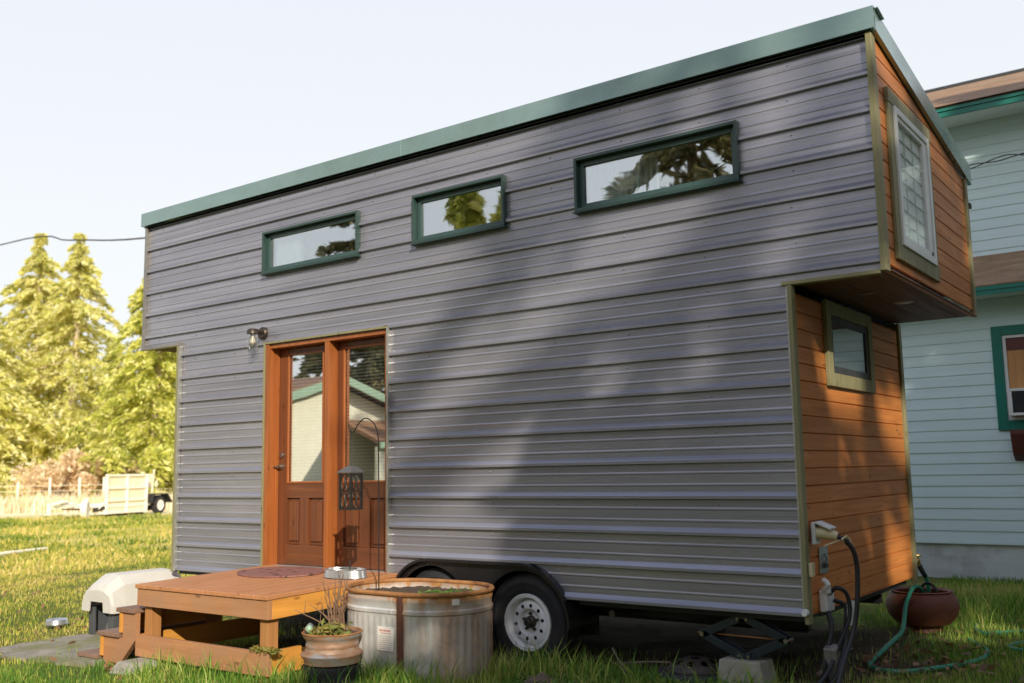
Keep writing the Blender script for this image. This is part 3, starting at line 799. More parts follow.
mb = MB(); mb.tube([(XB+.0, DEP+.02, .11), (XB+.0, DEP+.10, .11)], .014, 12); mb.tube([(XB+.0, DEP+.10, .12), (XB+.0, DEP+.13, .10), (XB+.0, DEP+.14, .07)], .016, 12, 3)
sp = mb.build('spigot', M['brass'], house, smooth=True)
mb = MB(); mb.lathe([(0, .01), (.03, .01), (.034, 0), (.03, -.01), (0, -.01)], (XB+.0, DEP+.10, .15), 'z', 8); mb.tube([(XB, DEP+.10, .11), (XB, DEP+.10, .15)], .007, 8); mb.build('tap_wheel', M['brass'], sp)
mb = MB(); mb.box((XR-.02, DEP+.021, 2.86), (XR+.03, DEP+.085, 2.90)); mb.build('cable_bracket', M['acdark'], house, bevel=.004)

# ------------------------------------------------------------------ deck
def DZ(y): return .06 + (y+1.32)*(.035/1.29)
DXa, DXb, DYa, DYb = 1.41, 2.93, -1.32, -.045
deck = thing('wooden_deck', 'low square cedar entry deck on posts below the glazed double doors', 'deck', (2.17, -.7, -.5))
mb = MB(); n = 11
for i in range(n):
    xa = DXa-.012 + i*(DXb-DXa+.024)/n; xb = xa + (DXb-DXa+.024)/n - .006
    ya, yb = DYa-.014, DYb
    vs = [(xa, ya, DZ(ya)-.03), (xb, ya, DZ(ya)-.03), (xb, yb, DZ(yb)-.03), (xa, yb, DZ(yb)-.03)]
    vs += [(x, y, DZ(y)) for x, y, z in vs]
    mb.add(vs, [(0,3,2,1),(4,5,6,7),(0,1,5,4),(1,2,6,5),(2,3,7,6),(3,0,4,7)])
mb.build('deck_boards', M['decktop'], deck, bevel=.004)
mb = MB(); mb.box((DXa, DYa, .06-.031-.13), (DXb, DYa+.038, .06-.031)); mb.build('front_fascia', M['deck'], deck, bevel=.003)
for x in (DXb-.038, DXa):
    mb = MB(); vs = []
    for xx in (x, x+.038):
        vs += [(xx, DYa+.0385, DZ(DYa)-.162), (xx, DYb, DZ(DYb)-.162), (xx, DYb, DZ(DYb)-.032), (xx, DYa+.0385, DZ(DYa)-.032)]
    mb.add(vs, [(0,1,2,3),(7,6,5,4),(0,4,5,1),(1,5,6,2),(2,6,7,3),(3,7,4,0)])
    mb.build('side_fascia', M['deck_y_lit'], deck, bevel=.003)
for x in (DXb-.130, DXa+.045):
    for y in (DYa+.04, DYb-.14):
        mb = MB(); mb.box((x, y, -.56), (x+.088, y+.088, DZ(y)-.035)); mb.build('post', M['deck_z'], deck, bevel=.004)
for bx_ in (((DXa-.005, DYa-.002, -.475), (DXb-.10, DYa+.036, -.315)), ((DXb-.099, DYa-.004, -.47), (DXb+.005, DYa+.034, -.31))):
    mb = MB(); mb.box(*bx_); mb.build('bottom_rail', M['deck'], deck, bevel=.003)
for bx_ in (((DXb-.035, DYa+.037, -.47), (DXb+.003, DYa+.30, -.31)), ((DXb-.036, DYa+.301, -.47), (DXb+.002, DYb-.02, -.33)), ((DXa, DYa+.037, -.475), (DXa+.036, DYb-.02, -.315))):
    mb = MB(); mb.box(*bx_); mb.build('bottom_rail', M['deck_y_lit'], deck, bevel=.003)
for i in range(4):
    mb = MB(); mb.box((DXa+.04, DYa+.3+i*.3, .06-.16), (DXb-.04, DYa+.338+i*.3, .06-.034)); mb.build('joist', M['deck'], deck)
# moss on the rail corner
rng = np.random.default_rng(5)
def leaves(name, P, size, mat, parent=None, flat=0.0, seed=1, aspect=1.6):
    """many leaf-sized quads at points P"""
    rg = np.random.default_rng(seed); n = len(P)
    a = rg.normal(size=(n, 3)); a[:, 2] *= (1-flat); a /= np.linalg.norm(a, axis=1)[:, None]+1e-9
    b = rg.normal(size=(n, 3)); b[:, 2] *= (1-flat)
    b -= a*(a*b).sum(1)[:, None]; b /= np.linalg.norm(b, axis=1)[:, None]+1e-9
    s = (size*(.6+.8*rg.random(n)))[:, None]
    V = np.stack([P-a*s*.5*aspect, P+b*s*.32-a*s*.05, P+a*s*.5*aspect, P-b*s*.32-a*s*.05], 1).reshape(-1, 3)
    F = np.arange(4*n).reshape(-1, 4)
    return npmesh(name, V, F, mat, parent)
P = np.column_stack([rng.uniform(DXb-.16, DXb+.10, 420), DYa+.012+rng.normal(0, .022, 420), -.305+np.abs(rng.normal(0, .010, 420))])
leaves('moss_patch', P, .02, M['moss'], deck, .3, 4)

# stair at the left of the deck
st = thing('deck_steps', 'three orange cedar steps with grey treads at the left side of the deck', 'steps', (1.1, -1.0, G(1, -1.2)))
ZS = [-.128, -.322, -.508]; XS = [1.20, .945, .672]
ST0, ST1 = -1.335, -.50
for ti, (z, x) in enumerate(zip(ZS, XS)):
    mb = MB(); mb.box((x-.025, ST0-.012, z-.032), (x+.262 if ti else 1.405, ST1, z)); mb.build('tread', M['tread'], st, bevel=.004)
    mb = MB(); mb.box((x, ST0+.002, z-.033-.155), (x+.036, ST1-.01, z-.0325)); mb.build('riser', M['deck_y_lit'], st, bevel=.002)
for y in (ST0+.012, ST1-.06):
    mb = MB()
    mb.prism([(XS[2]+.037, ZS[2]-.0335), (XS[1]+.0365, ZS[2]-.0335), (XS[1]+.0365, ZS[1]-.0335), (XS[0]+.0365, ZS[1]-.0335), (XS[0]+.0365, ZS[0]-.0335), (1.404, ZS[0]-.0335), (1.404, -.36), (1.16, -.60), (XS[2]+.037, -.66)], y, y+.04, 'y')
    mb.build('stringer', M['deck'], st)

# concrete pier block under the deck rail
pb = MB(); g = -.60
def frustum(mb, x0, x1, y0, y1, z0, X0, X1, Y0, Y1, z1):
    mb.add([(x0,y0,z0),(x1,y0,z0),(x1,y1,z0),(x0,y1,z0),(X0,Y0,z1),(X1,Y0,z1),(X1,Y1,z1),(X0,Y1,z1)], [(0,3,2,1),(4,5,6,7),(0,1,5,4),(1,2,6,5),(2,3,7,6),(3,0,4,7)])
frustum(pb, 1.38, 1.72, -1.62, -1.24, g-.05, 1.46, 1.65, -1.50, -1.27, -.480)
o = pb.build('pier_block', M['conc'], None, bevel=.012)
tag(o, 'rough tan concrete pier block wedged under the front left corner of the deck', 'concrete block')

# door mat, feeding tray
mt = MB(); cx, cy, a, b = 1.98, -.40, .40, .30
z = DZ(cy)+.006
def matpt(th, k): return (cx+a*k*math.cos(th), cy+b*k*math.sin(th), DZ(cy+b*k*math.sin(th))+.004)
NR, NT = 9, 72; vs = []; fs = []
for i in range(NR+1):
    for k in range(NT): vs.append(matpt(2*math.pi*k/NT, .12+.88*i/NR))
for i in range(NR):
    for k in range(NT):
        fs.append((i*NT+k, i*NT+(k+1) % NT, (i+1)*NT+(k+1) % NT, (i+1)*NT+k))
fs.append(tuple(range(NT)))
mt.add(vs, fs)
o = mt.build('door_mat', M['mat'], None)
so_ = o.modifiers.new('thick', 'SOLIDIFY'); so_.thickness = .010; so_.offset = 1
tag(o, 'oval rust brown rubber doormat with openwork pattern before the left door', 'door mat')
fx, fy = 2.72, -.40; fz = DZ(fy)
fb = thing('feeding_dish', 'low galvanised feeding dish on the right edge of the deck', 'dish', (fx, fy, fz))
mb = MB(); mb.lathe([(0, .004), (.20, .004), (.185, .06), (.192, .066), (.178, .066), (.165, .02), (0, .018)], (fx, fy, fz), 'z', 36, 1, .62); mb.build('dish', M['galv'], fb, smooth=True)
mb = MB(); mb.lathe([(.05, .066), (.085, .066), (.085, .071), (.05, .071)], (fx+.03, fy, fz), 'z', 24, 1, .6, True); mb.build('dish_ring', M['irongrey'], fb)
mb = MB(); mb.tube([(fx+.05, fy, fz+.05), (fx+.05, fy, fz+.135)], .004, 6); mb.build('pin', M['iron'], fb)

# ------------------------------------------------------------------ stock tank
tcx, tcy, thx, thy = 3.545, -.48, .550, .375
tz0, tz1 = -.52, .075
tank = thing('stock_tank', 'oval galvanised stock tank with rusty rim standing before the trailer wheels', 'tank', (tcx, tcy, tz0))
def oval(off=0, n=220, wob=0):
    """stadium outline"""
    r = thy+off; l = thx-thy; pts = []
    per = 2*math.pi*r+4*l
    for k in range(n):
        s = per*k/n
        d = wob*math.sin(2*math.pi*k*(n//4)/n) if wob else 0
        # start at right end going ccw
        if s < math.pi*r/2: th = s/r; p = (l+r*math.cos(th), r*math.sin(th)); nn = (math.cos(th), math.sin(th))
        elif s < math.pi*r/2+2*l: q = s-math.pi*r/2; p = (l-q, r); nn = (0, 1)
        elif s < math.pi*1.5*r+2*l: th = (s-2*l)/r; p = (-l+r*math.cos(th), r*math.sin(th)); nn = (math.cos(th), math.sin(th))
        elif s < math.pi*1.5*r+4*l: q = s-math.pi*1.5*r-2*l; p = (-l+q, -r); nn = (0, -1)
        else: th = (s-4*l)/r; p = (l+r*math.cos(th), r*math.sin(th)); nn = (math.cos(th), math.sin(th))
        pts.append((tcx+p[0]+nn[0]*d, tcy+p[1]+nn[1]*d))
    return pts
mb = MB(); n = 220
levels = [(-.52, -.010, 0), (-.50, 0, 0), (-.49, 0, .004), (-.10, 0, .004), (-.09, 0, 0), (-.075, 0, 0), (-.065, .008, 0), (-.045, .008, 0), (-.035, 0, 0), (.0, 0, 0), (.012, .006, 0), (.03, .006, 0), (.04, 0, 0), (.058, 0, 0)]
rings = [[(x, y, z) for x, y in oval(o, n, w)] for z, o, w in levels]
vs = [p for r_ in rings for p in r_]; fs = []
for i in range(len(rings)-1):
    for k in range(n): fs.append((i*n+k, i*n+(k+1) % n, (i+1)*n+(k+1) % n, (i+1)*n+k))
inner = [[(x, y, z) for x, y in oval(-.006, n)] for z in (.058, -.48)]
o0 = len(vs); vs += inner[0]+inner[1]
for k in range(n): fs.append((o0+k, o0+n+k, o0+n+(k+1) % n, o0+(k+1) % n))
mb.add(vs, fs)
mb.build('tank_wall', M['tank'], tank, smooth=True)
mb = MB(); ov = oval(.004, 110); mb.tube([(x, y, .064) for x, y in ov]+[(ov[0][0], ov[0][1], .064)], .016, 8, cap=False); mb.build('rim', M['rust'], tank, smooth=True)
mb = MB(); pts = oval(-.008, 110); 
rr = random.Random(4)
vs = [(tcx, tcy, .028)]+[(x, y, .018+rr.uniform(-.008, .008)) for x, y in pts]
mb.add(vs, [(0, 1+k, 1+(k+1) % 110) for k in range(110)]); mb.build('soil', M['soil'], tank)
mb = MB(); sx = tcx+.165; yw = tcy-thy-.0085
mb.box((sx-.028, yw-.001, -.5), (sx+.028, yw+.01, .05)); mb.build('seam', M['rustdark'], tank, bevel=.003)
mb = MB(); mb.box((sx-.20, yw-.002, -.31), (sx-.055, yw+.003, -.155)); lb = mb.build('label', M['paper'], tank)
mb = MB(); rr = random.Random(9)
x = sx-.19
for row, zz, hh in ((0, -.178, .011), (1, -.196, .005)):
    x = sx-.18+.01*row
    while x < sx-.085: w_ = rr.uniform(.006, .016); mb.box((x, yw-.0034, zz-hh/2), (x+w_, yw-.0022, zz+hh/2)); x += w_+.004
mb.build('label_heading', M['redink'], lb)
mb = MB()
for zz in (-.215, -.229, -.243, -.257, -.271, -.285, -.297):
    x = sx-.188
    while x < sx-.075: w_ = rr.uniform(.005, .018); mb.box((x, yw-.0034, zz-.0018), (x+w_, yw-.0022, zz+.0018)); x += w_+.004
mb.build('label_text', M['greyink'], lb)
mb = MB()
ang = -.55; px_, py_ = tcx+(thx-thy)+(thy+.003)*math.cos(ang), tcy+(thy+.003)*math.sin(ang)
mb.box((px_-.026, py_-.003, -.005), (px_+.026, py_+.003, .035), Matrix.Rotation(ang+math.pi/2, 3, 'Z')); mb.build('sticker', M['paper'], tank)
# low greenery in the tank
P = np.column_stack([tcx+.28+rng.normal(0, .09, 260), tcy-.03+rng.normal(0, .08, 260), +.03+np.abs(rng.normal(0, .012, 260))])
o = leaves('tank_greens', P, .022, M['weed'], None, .2, 8); tag(o, 'low green sprouts growing inside the stock tank', 'plant')

# shepherd hook and lantern
hy = -.56; hx = 3.225
mb = MB(); mb.tube([(hx+.004, hy, -.03), (hx+.002, hy, .5), (hx, hy, 1.02), (hx-.005, hy, 1.14), (hx-.045, hy, 1.235), (hx-.13, hy, 1.28), (hx-.205, hy, 1.245), (hx-.245, hy, 1.195), (hx-.275, hy, 1.18), (hx-.305, hy, 1.205), (hx-.315, hy, 1.25)], .0046, 8, 5)
o = mb.build('shepherd_hook', M['iron'], None, smooth=True); tag(o, 'slim black iron shepherd hook rising from the stock tank', 'hook')
lcx, lcy = hx-.285, hy; lz1, lz0 = .945, .605
lan = thing('hanging_lantern', 'square black wrought iron lantern hanging from the shepherd hook', 'lantern', (lcx, lcy, lz0))
mb = MB(); frustum(mb, lcx-.074, lcx+.074, lcy-.074, lcy+.074, .885, lcx-.02, lcx+.02, lcy-.02, lcy+.02, .93); mb.box((lcx-.076, lcy-.076, .877), (lcx+.076, lcy+.076, .8845)); mb.build('lantern_roof', M['irongrey'], lan, bevel=.002)
mb = MB(); w = .056
for sx_ in (-w, w):
    for sy_ in (-w, w): mb.box((lcx+sx_-.007, lcy+sy_-.007, lz0), (lcx+sx_+.007, lcy+sy_+.007, .8745))
for zz in (lz0, .735, .86):
    for s in (-w, w):
        mb.box((lcx-w+.0075, lcy+s-.006, zz), (lcx+w-.0075, lcy+s+.006, zz+.013)); mb.box((lcx+s-.006, lcy-w+.0075, zz), (lcx+s+.006, lcy+w-.0075, zz+.013))
mb.box((lcx-w+.008, lcy-w+.008, lz0+.001), (lcx+w-.008, lcy+w-.008, lz0+.012))
mb.build('lantern_cage', M['iron'], lan)
mb = MB()
for zz in (.675, .805):
    for k in (-.62, .62):
        for s in (-w, w):
            c = [(math.cos(2*math.pi*q/16)*.020, math.sin(2*math.pi*q/16)*.052) for q in range(17)]
            mb.tube([(lcx+k*.040+u, lcy+s, zz+v) for u, v in c], .005, 6, cap=False)
            mb.tube([(lcx+s, lcy+k*.040+u, zz+v) for u, v in c], .005, 6, cap=False)
mb.build('scrollwork', M['iron'], lan, smooth=True)
mb = MB(); mb.tube([(lcx, lcy, .93), (lcx-.004, lcy, 1.06), (lcx+.004, lcy, 1.19)], .0022, 6); mb.build('hanging_wire', M['iron'], lan)

# ------------------------------------------------------------------ wheel rim planter
pcx, pcy = 3.30, -1.08; pz = -.375
PS = .73
pl = thing('rim_planter', 'rusty steel wheel rim planter with bare twigs beside the deck', 'planter', (pcx, pcy, pz))
def psc(pr): return [(r_*PS, a_*PS*.78) for r_, a_ in pr]
mb = MB(); mb.lathe(psc([(.18, 0), (.255, .005), (.258, .05), (.28, .085), (.285, .105), (.272, .125), (.25, .14), (.238, .18), (.242, .20), (.242, .215), (.236, .235), (.238, .265), (.25, .285), (.262, .30), (.268, .325), (.272, .345), (.262, .348), (.25, .33), (.235, .27), (.20, .27)]), (pcx, pcy, pz), 'z', 56); mb.build('rim_shell', M['rimplanter'], pl, smooth=True)
mb = MB(); mb.lathe(psc([(.262, .340), (.276, .340), (.279, .350), (.270, .358), (.258, .352)]), (pcx, pcy, pz), 'z', 56, closed=True); mb.build('lip', M['rust'], pl, smooth=True)
mb = MB(); mb.lathe(psc([(0, .335), (.1, .33), (.258, .318)]), (pcx, pcy, pz), 'z', 30); mb.build('soil', M['soil'], pl)
mb = MB(); mb.lathe([(.10, -.16), (.185, -.16), (.195, -.10), (.19, -.012), (.12, -.002)], (pcx, pcy, pz), 'z', 40); mb.build('base_ring', M['rubber'], pl, smooth=True)
tw = MB(); rr = random.Random(12)
for i in range(26):
    a = rr.uniform(0, 2*math.pi); r0 = rr.uniform(0, .07); x, y = pcx+.03+r0*math.cos(a), pcy+r0*math.sin(a)
    h = rr.uniform(.16, .42); lean = rr.uniform(-.10, .12); ly = rr.uniform(-.08, .08)
    if i < 5: lean = -.28+.05*i; h = rr.uniform(.1, .2)
    pts = [(x, y, pz+.19), (x+lean*.3, y+ly*.3, pz+.19+h*.45), (x+lean*.75, y+ly*.7, pz+.19+h*.8), (x+lean*1.0, y+ly, pz+.19+h)]
    tw.tube(pts, [.005, .004, .003, .0018], 5, 3)
    for q in range(2):
        b = Vector(pts[1+q]); tw.tube([b, b+Vector((rr.uniform(-.05, .05), rr.uniform(-.04, .04), rr.uniform(.05, .12)))], [.0028, .0012], 4)
o = tw.build('dormant_shrub', M['twig'], None); tag(o, 'bundle of bare brown twigs standing in the rusty rim planter', 'plant')
P = np.column_stack([pcx+.02+rng.normal(0, .058, 300), pcy-.04+rng.normal(0, .055, 300), pz+.195+np.abs(rng.normal(0, .03, 300))])
o = leaves('moss_clump', P, .028, M['moss'], None, .2, 9); tag(o, 'green and orange moss around the twigs in the rim planter', 'plant')
for nm, dx, dy, r_, m_, lab in (('pebble', -.19, -.10, .026, 'stone_b', 'blue grey stone on the left edge of the rim planter'), ('pebble', -.16, -.16, .018, 'stone_p', 'small pinkish stone on the front of the rim planter'), ('pebble', -.10, -.19, .026, 'stone_g', 'pale jade green stone on the front of the rim planter')):
    mb = MB(); mb.lathe([(0, -r_), (r_*.7, -r_*.75), (r_, 0), (r_*.75, r_*.7), (.0, r_*1.15)], (pcx+dx*PS, pcy+dy*PS, pz+.208+r_*.7), 'z', 9)
    o = mb.build(nm, M[m_], None, smooth=True, angle=80); tag(o, lab, 'stone')

# ------------------------------------------------------------------ kennel
kx0, kx1, ky0, ky1 = -.50, -.02, -.62, .17
kg = -.585
ken = thing('dog_kennel', 'beige roofed plastic dog kennel with dark grey base behind the steps', 'dog kennel', ((kx0+kx1)/2, (ky0+ky1)/2, kg))
km = (kx0+kx1)/2; kw = (kx1-kx0)/2
base = [(-kw+.05, kg), (kw-.05, kg), (kw-.03, kg+.27), (-kw+.03, kg+.27)]
mb = MB()
fr = [(km+u, v) for u, v in base]
# walls
mb.prism(fr, ky1-.05, ky1-.02, 'y')
for s in (-1, 1): mb.prism([(km+s*(kw-.05), kg), (km+s*(kw-.03), kg+.27), (km+s*(kw-.05), kg+.27), (km+s*(kw-.07), kg)], ky0+.03, ky1-.0505, 'y')
for s in (-1, 1): mb.prism([(km+s*(kw-.0505), kg), (km+s*(kw-.0305), kg+.27), (km+s*.12, kg+.27), (km+s*.11, kg+.05), (km+s*.11, kg)], ky0+.02, ky0+.05, 'y')
mb.box((km-.109, ky0+.02, kg), (km+.109, ky0+.05, kg+.05))
mb.box((kx0+.06, ky0+.03, kg+.001), (kx1-.06, ky1-.03, kg+.03))
mb.build('kennel_base', M['kennelbase'], ken, bevel=.006)
# roof shell: arched cross sections
secs = []
def sec(y, k, zt, zb):
    return [(km-kw*k, y, zb), (km-kw*k*.98, y, zb+.06), (km-kw*k*.86, y, zb+(zt-zb)*.72), (km-kw*k*.48, y, zt-.012), (km, y, zt), (km+kw*k*.48, y, zt-.012), (km+kw*k*.86, y, zb+(zt-zb)*.72), (km+kw*k*.98, y, zb+.06), (km+kw*k, y, zb)]
ztop = -.008
S1 = [sec(ky0-.03, 1.0, ztop-.14, kg+.24), sec(ky0-.0, 1.02, ztop-.085, kg+.235), sec(ky0+.12, 1.02, ztop-.005, kg+.235), sec(ky0+.16, 1.02, ztop, kg+.235), sec(ky1-.14, 1.02, ztop, kg+.235), sec(ky1-.06, 1.02, ztop-.02, kg+.235), sec(ky1+.01, 1.0, ztop-.10, kg+.24)]
vs = [p for s_ in S1 for p in s_]; fs = []
for i in range(len(S1)-1):
    for k in range(8): fs.append((i*9+k, i*9+k+1, (i+1)*9+k+1, (i+1)*9+k))
fs.append(tuple((len(S1)-1)*9+k for k in range(9)))
mb = MB(); mb.add(vs, fs)
# front gable with doorway
f0 = S1[0]
arch = [(km-.115, kg+.24), (km-.105, kg+.33), (km+.105, kg+.33), (km+.115, kg+.24)]
yv = ky0-.03
vs2 = [f0[k] for k in range(9)] + [(u, yv, v) for u, v in arch]
mb.add(vs2, [(0, 9, 10, 2, 1), (2, 10, 3), (3, 10, 11, 5, 4), (5, 11, 6), (6, 11, 12, 8, 7)])
ro = mb.build('kennel_roof', M['kennelroof'], ken)
sm = ro.modifiers.new('thick', 'SOLIDIFY'); sm.thickness = .012; sm.offset = -1
mb = MB(); mb.lathe([(0, .17), (.05, .165), (.10, .12), (.12, .06), (.12, .0)], (km+.02, ky0+.20, kg+.03), 'z', 20)
o = mb.build('water_jug', M['galv'], None, smooth=True); tag(o, 'grey dome shaped jug inside the kennel doorway', 'jug')

# bowl on the lawn
bx, by = -1.24, -.47; bz = G(bx, by)
mb = MB(); mb.lathe([(0, .010), (.06, .010), (.082, .05), (.092, .056), (.100, .05), (.108, .010), (.098, .0), (0, .0)], (bx, by, bz+.03), 'z', 32)
o = mb.build('dog_bowl', M['galv'], None, smooth=True); tag(o, 'shiny steel dog bowl lying out on the lawn', 'bowl')

# weathered pole lying on the lawn
pole = MB(); pole.tube([(-10.2, 2.8, -.53), (-10.9, 3.9, -.53), (-11.5, 5.0, -.54)], [.045, .04, .03], 10)
o = pole.build('fallen_pole', M['post'], None, smooth=True); tag(o, 'pale weathered pole lying across the lawn at far left', 'pole')

# ------------------------------------------------------------------ jack, block, loose wheel
jx, jy = 5.735, .10
bl = MB(); frustum(bl, jx-.17, jx+.17, jy-.13, jy+.13, -.56, jx-.14, jx+.13, jy-.10, jy+.10, -.308)
o = bl.build('jack_block', M['conc'], None, bevel=.01); tag(o, 'tan concrete block under the scissor jack', 'concrete block')
jk = thing('scissor_jack', 'black scissor jack propping the trailer frame on a block', 'jack', (jx, jy, -.308))
zt_, zm_, zb_ = -.066, -.176, -.287
def arm(p, q):
    mb = MB()
    for s in (-.032, .032):
        mb.beam((p[0], jy+s, p[1]), (q[0], jy+s, q[1]), .050, .008, (0, 1, 0))
    d = Vector((q[0]-p[0], 0, q[1]-p[1])).normalized(); nrm = Vector((-d.z, 0, d.x))
    mb.beam((p[0], jy, p[1]), (q[0], jy, q[1]), .052, .008, nrm)
    mb.build('arm', M['jackpaint'], jk, bevel=.002)
WJ = .275
for s in (-1, 1):
    arm((jx+s*.03, zt_), (jx+s*WJ, zm_)); arm((jx+s*.03, zb_), (jx+s*WJ, zm_))
mb = MB(); mb.box((jx-.055, jy-.045, zb_-.020), (jx+.055, jy+.045, zb_-.008)); mb.box((jx-.05, jy-.045, zb_-.009), (jx+.05, jy-.038, zb_+.02)); mb.build('foot_plate', M['jackpaint'], jk)
mb = MB(); mb.box((jx-.055, jy-.045, zt_+.0), (jx+.055, jy+.045, zt_+.012)); mb.build('saddle', M['jackpaint'], jk)
for x, z, r_ in ((jx-.03, zt_, .009), (jx+.03, zt_, .009), (jx-.03, zb_, .009), (jx+.03, zb_, .009), (jx-WJ, zm_, .014), (jx+WJ, zm_, .014)):
    mb = MB(); mb.tube([(x, jy-.05, z), (x, jy+.05, z)], r_, 12); mb.build('pin', M['nickel'], jk, smooth=True, angle=50)
mb = MB(); mb.tube([(jx-WJ-.05, jy, zm_+.002), (jx+WJ+.03, jy, zm_-.002)], .0045, 8); mb.build('screw_rod', M['rust'], jk)
# wheel lying flat
lx_, ly_, lz_ = 5.385, .11, -.455
lwh = thing('loose_wheel', 'rusty dark steel wheel lying flat in the grass under the house', 'wheel', (lx_, ly_, lz_))
mb = MB(); n, rr_ = 96, [.03+.0085*i for i in range(15)]
vs = []; fs = []
for k in range(n):
    th = 2*math.pi*k/n
    for r in rr_: vs.append((lx_+r*math.cos(th), ly_+r*math.sin(th), lz_+.115-.035*max(0, (r-.08)/.07)))
m = len(rr_)
for k in range(n):
    for i in range(m-1):
        th = 2*math.pi*(k+.5)/n; r = (rr_[i]+rr_[i+1])/2
        if not any((r*math.cos(th)-.115*math.cos(h))**2+(r*math.sin(th)-.115*math.sin(h))**2 < .024**2 for h in [2*math.pi*(q+.2)/8 for q in range(8)]):
            fs.append((k*m+i, ((k+1) % n)*m+i, ((k+1) % n)*m+i+1, k*m+i+1))
mb.add(vs, fs); mb.build('disc', M['rustwheel'], lwh, smooth=True, angle=60)
mb = MB(); mb.lathe([(.147, .080), (.160, .085), (.175, .06), (.19, .05), (.20, .062), (.207, .055), (.205, .03), (.18, .0), (.16, -.02)], (lx_, ly_, lz_), 'z', 56); mb.build('outer_rim', M['rustwheel'], lwh, smooth=True)
mb = MB(); mb.lathe([(.19, .045), (.23, .045), (.25, .02), (.25, -.03), (.2, -.04)], (lx_, ly_, lz_), 'z', 56); mb.build('tyre_bead', M['rubber'], lwh, smooth=True)

# ------------------------------------------------------------------ cables on the end wall
c1 = thing('power_cord', 'thick black power cord with cream plug hanging from the wall inlet to the grass', 'power cord', (XB+.12, .1, -.47))
mb = MB(); mb.tube([(XB+.04, .075, .472), (XB+.10, .085, .468), (XB+.155, .10, .452)], [.036, .034, .026], 14, 3); mb.build('plug', M['creamplastic'], c1, smooth=True)
mb = MB(); mb.tube([(XB+.155, .10, .452), (XB+.20, .115, .425), (XB+.235, .14, .36), (XB+.245, .15, .25), (XB+.24, .13, .08), (XB+.22, .10, -.08), (XB+.19, -.02, -.25), (XB+.17, -.14, -.40), (XB+.12, -.25, -.455), (XB-.05, -.38, -.470), (XB-.3, -.40, -.475)], .0145, 12, 6); mb.build('cable', M['blackcable'], c1, smooth=True)
mb = MB(); mb.tube([(XB+.10, .02, .40), (XB+.17, .10, .43), (XB+.23, .13, .415)], .004, 6); mb.tube([(XB+.185, .085, .435), (XB+.21, .10, .455), (XB+.225, .125, .43), (XB+.20, .125, .41), (XB+.185, .085, .435)], .006, 6); mb.build('tie', M['creamplastic'], c1)
c2 = thing('cord_bundle', 'tangle of black cords with white plug hanging from the open junction box', 'cords', (XB+.08, .1, -.47))
mb = MB()
mb.tube([(XB+.05, .20, .10), (XB+.10, .20, .14), (XB+.15, .23, .10), (XB+.16, .22, -.03), (XB+.12, .12, -.18), (XB+.08, .0, -.33), (XB+.0, -.12, -.43), (XB-.1, -.2, -.465)], .013, 10, 6)
mb.tube([(XB+.06, .25, .06), (XB+.12, .28, .02), (XB+.13, .22, -.12), (XB+.14, .10, -.25), (XB+.10, .02, -.38), (XB-.05, -.08, -.455), (XB-.2, -.10, -.47)], .013, 10, 6)
mb.tube([(XB+.05, .17, .0), (XB+.08, .13, -.10), (XB+.05, .06, -.30), (XB+.06, .10, -.45)], .016, 10, 6)
mb.build('cable', M['blackcable'], c2, smooth=True)
mb = MB(); mb.tube([(XB+.165, .27, .06), (XB+.16, .26, -.02), (XB+.155, .24, -.085)], [.03, .027, .018], 12, 3); mb.build('plug', M['whiteplastic'], c2, smooth=True)
mb = MB(); mb.box((XB+.05, .06, -.40), (XB+.12, .15, -.18), Matrix.Rotation(R(12), 3, 'X')); o = mb.build('torn_wrap', simple('torn_foil_wrap', (.4,.37,.33), (.1,.1,.11), .4, .3, (14,14,9)), c2, bevel=.01)

# ------------------------------------------------------------------ terracotta pot and hose
tpx, tpy = 6.205, 2.45; tg = G(tpx, tpy)-.03
pot = thing('terracotta_pot', 'squat round terracotta pot by the back corner of the house', 'pot', (tpx, tpy, tg))
mb = MB(); mb.lathe([(.15, .09), (.20, .10), (.252, .16), (.27, .22), (.262, .28), (.235, .325), (.225, .335), (.235, .345), (.22, .35), (.20, .335), (.21, .30), (.23, .22), (.12, .13), (0, .12)], (tpx, tpy, tg), 'z', 48); mb.build('bowl', M['terracotta'], pot, smooth=True)
mb = MB(); mb.lathe([(0, .0), (.15, .0), (.16, .02), (.14, .04), (.135, .07), (.15, .10), (0, .10)], (tpx, tpy, tg), 'z', 40); mb.build('foot', M['terracotta'], pot, smooth=True)
h1 = thing('garden_hose', 'green garden hose draped over the pot and looping through the grass', 'hose', (6.3, 1.6, -.46))
def gz(x, y, d=.010): return G(x, y)+d+.006
mb = MB(); tz = tg+.36
pts = [(tpx+.02, tpy+.10, tg+.26), (tpx+.0, tpy-.05, tz+.01), (tpx-.02, tpy-.16, tz+.015), (tpx-.03, tpy-.26, tz-.04), (tpx-.03, tpy-.36, tg+.26), (6.22, 1.80, -.33), (6.22, 1.55, gz(6.2, 1.5)+.06), (6.20, 1.22, gz(6.2, 1.2)+.01), (6.22, .98, gz(6.2, 1)), (6.33, .83, gz(6.3, .8)), (6.50, .86, gz(6.5, .8)), (6.66, 1.08, gz(6.7, 1)), (6.78, 1.32, gz(6.8, 1.3)), (6.82, 1.52, gz(6.8, 1.5)), (6.78, 1.78, gz(6.8, 1.8)), (6.68, 1.98, gz(6.7, 1.9)), (6.60, 2.12, gz(6.6, 2.1))]
mb.tube(pts, .0155, 10, 6); mb.build('tube', M['hose'], h1, smooth=True)
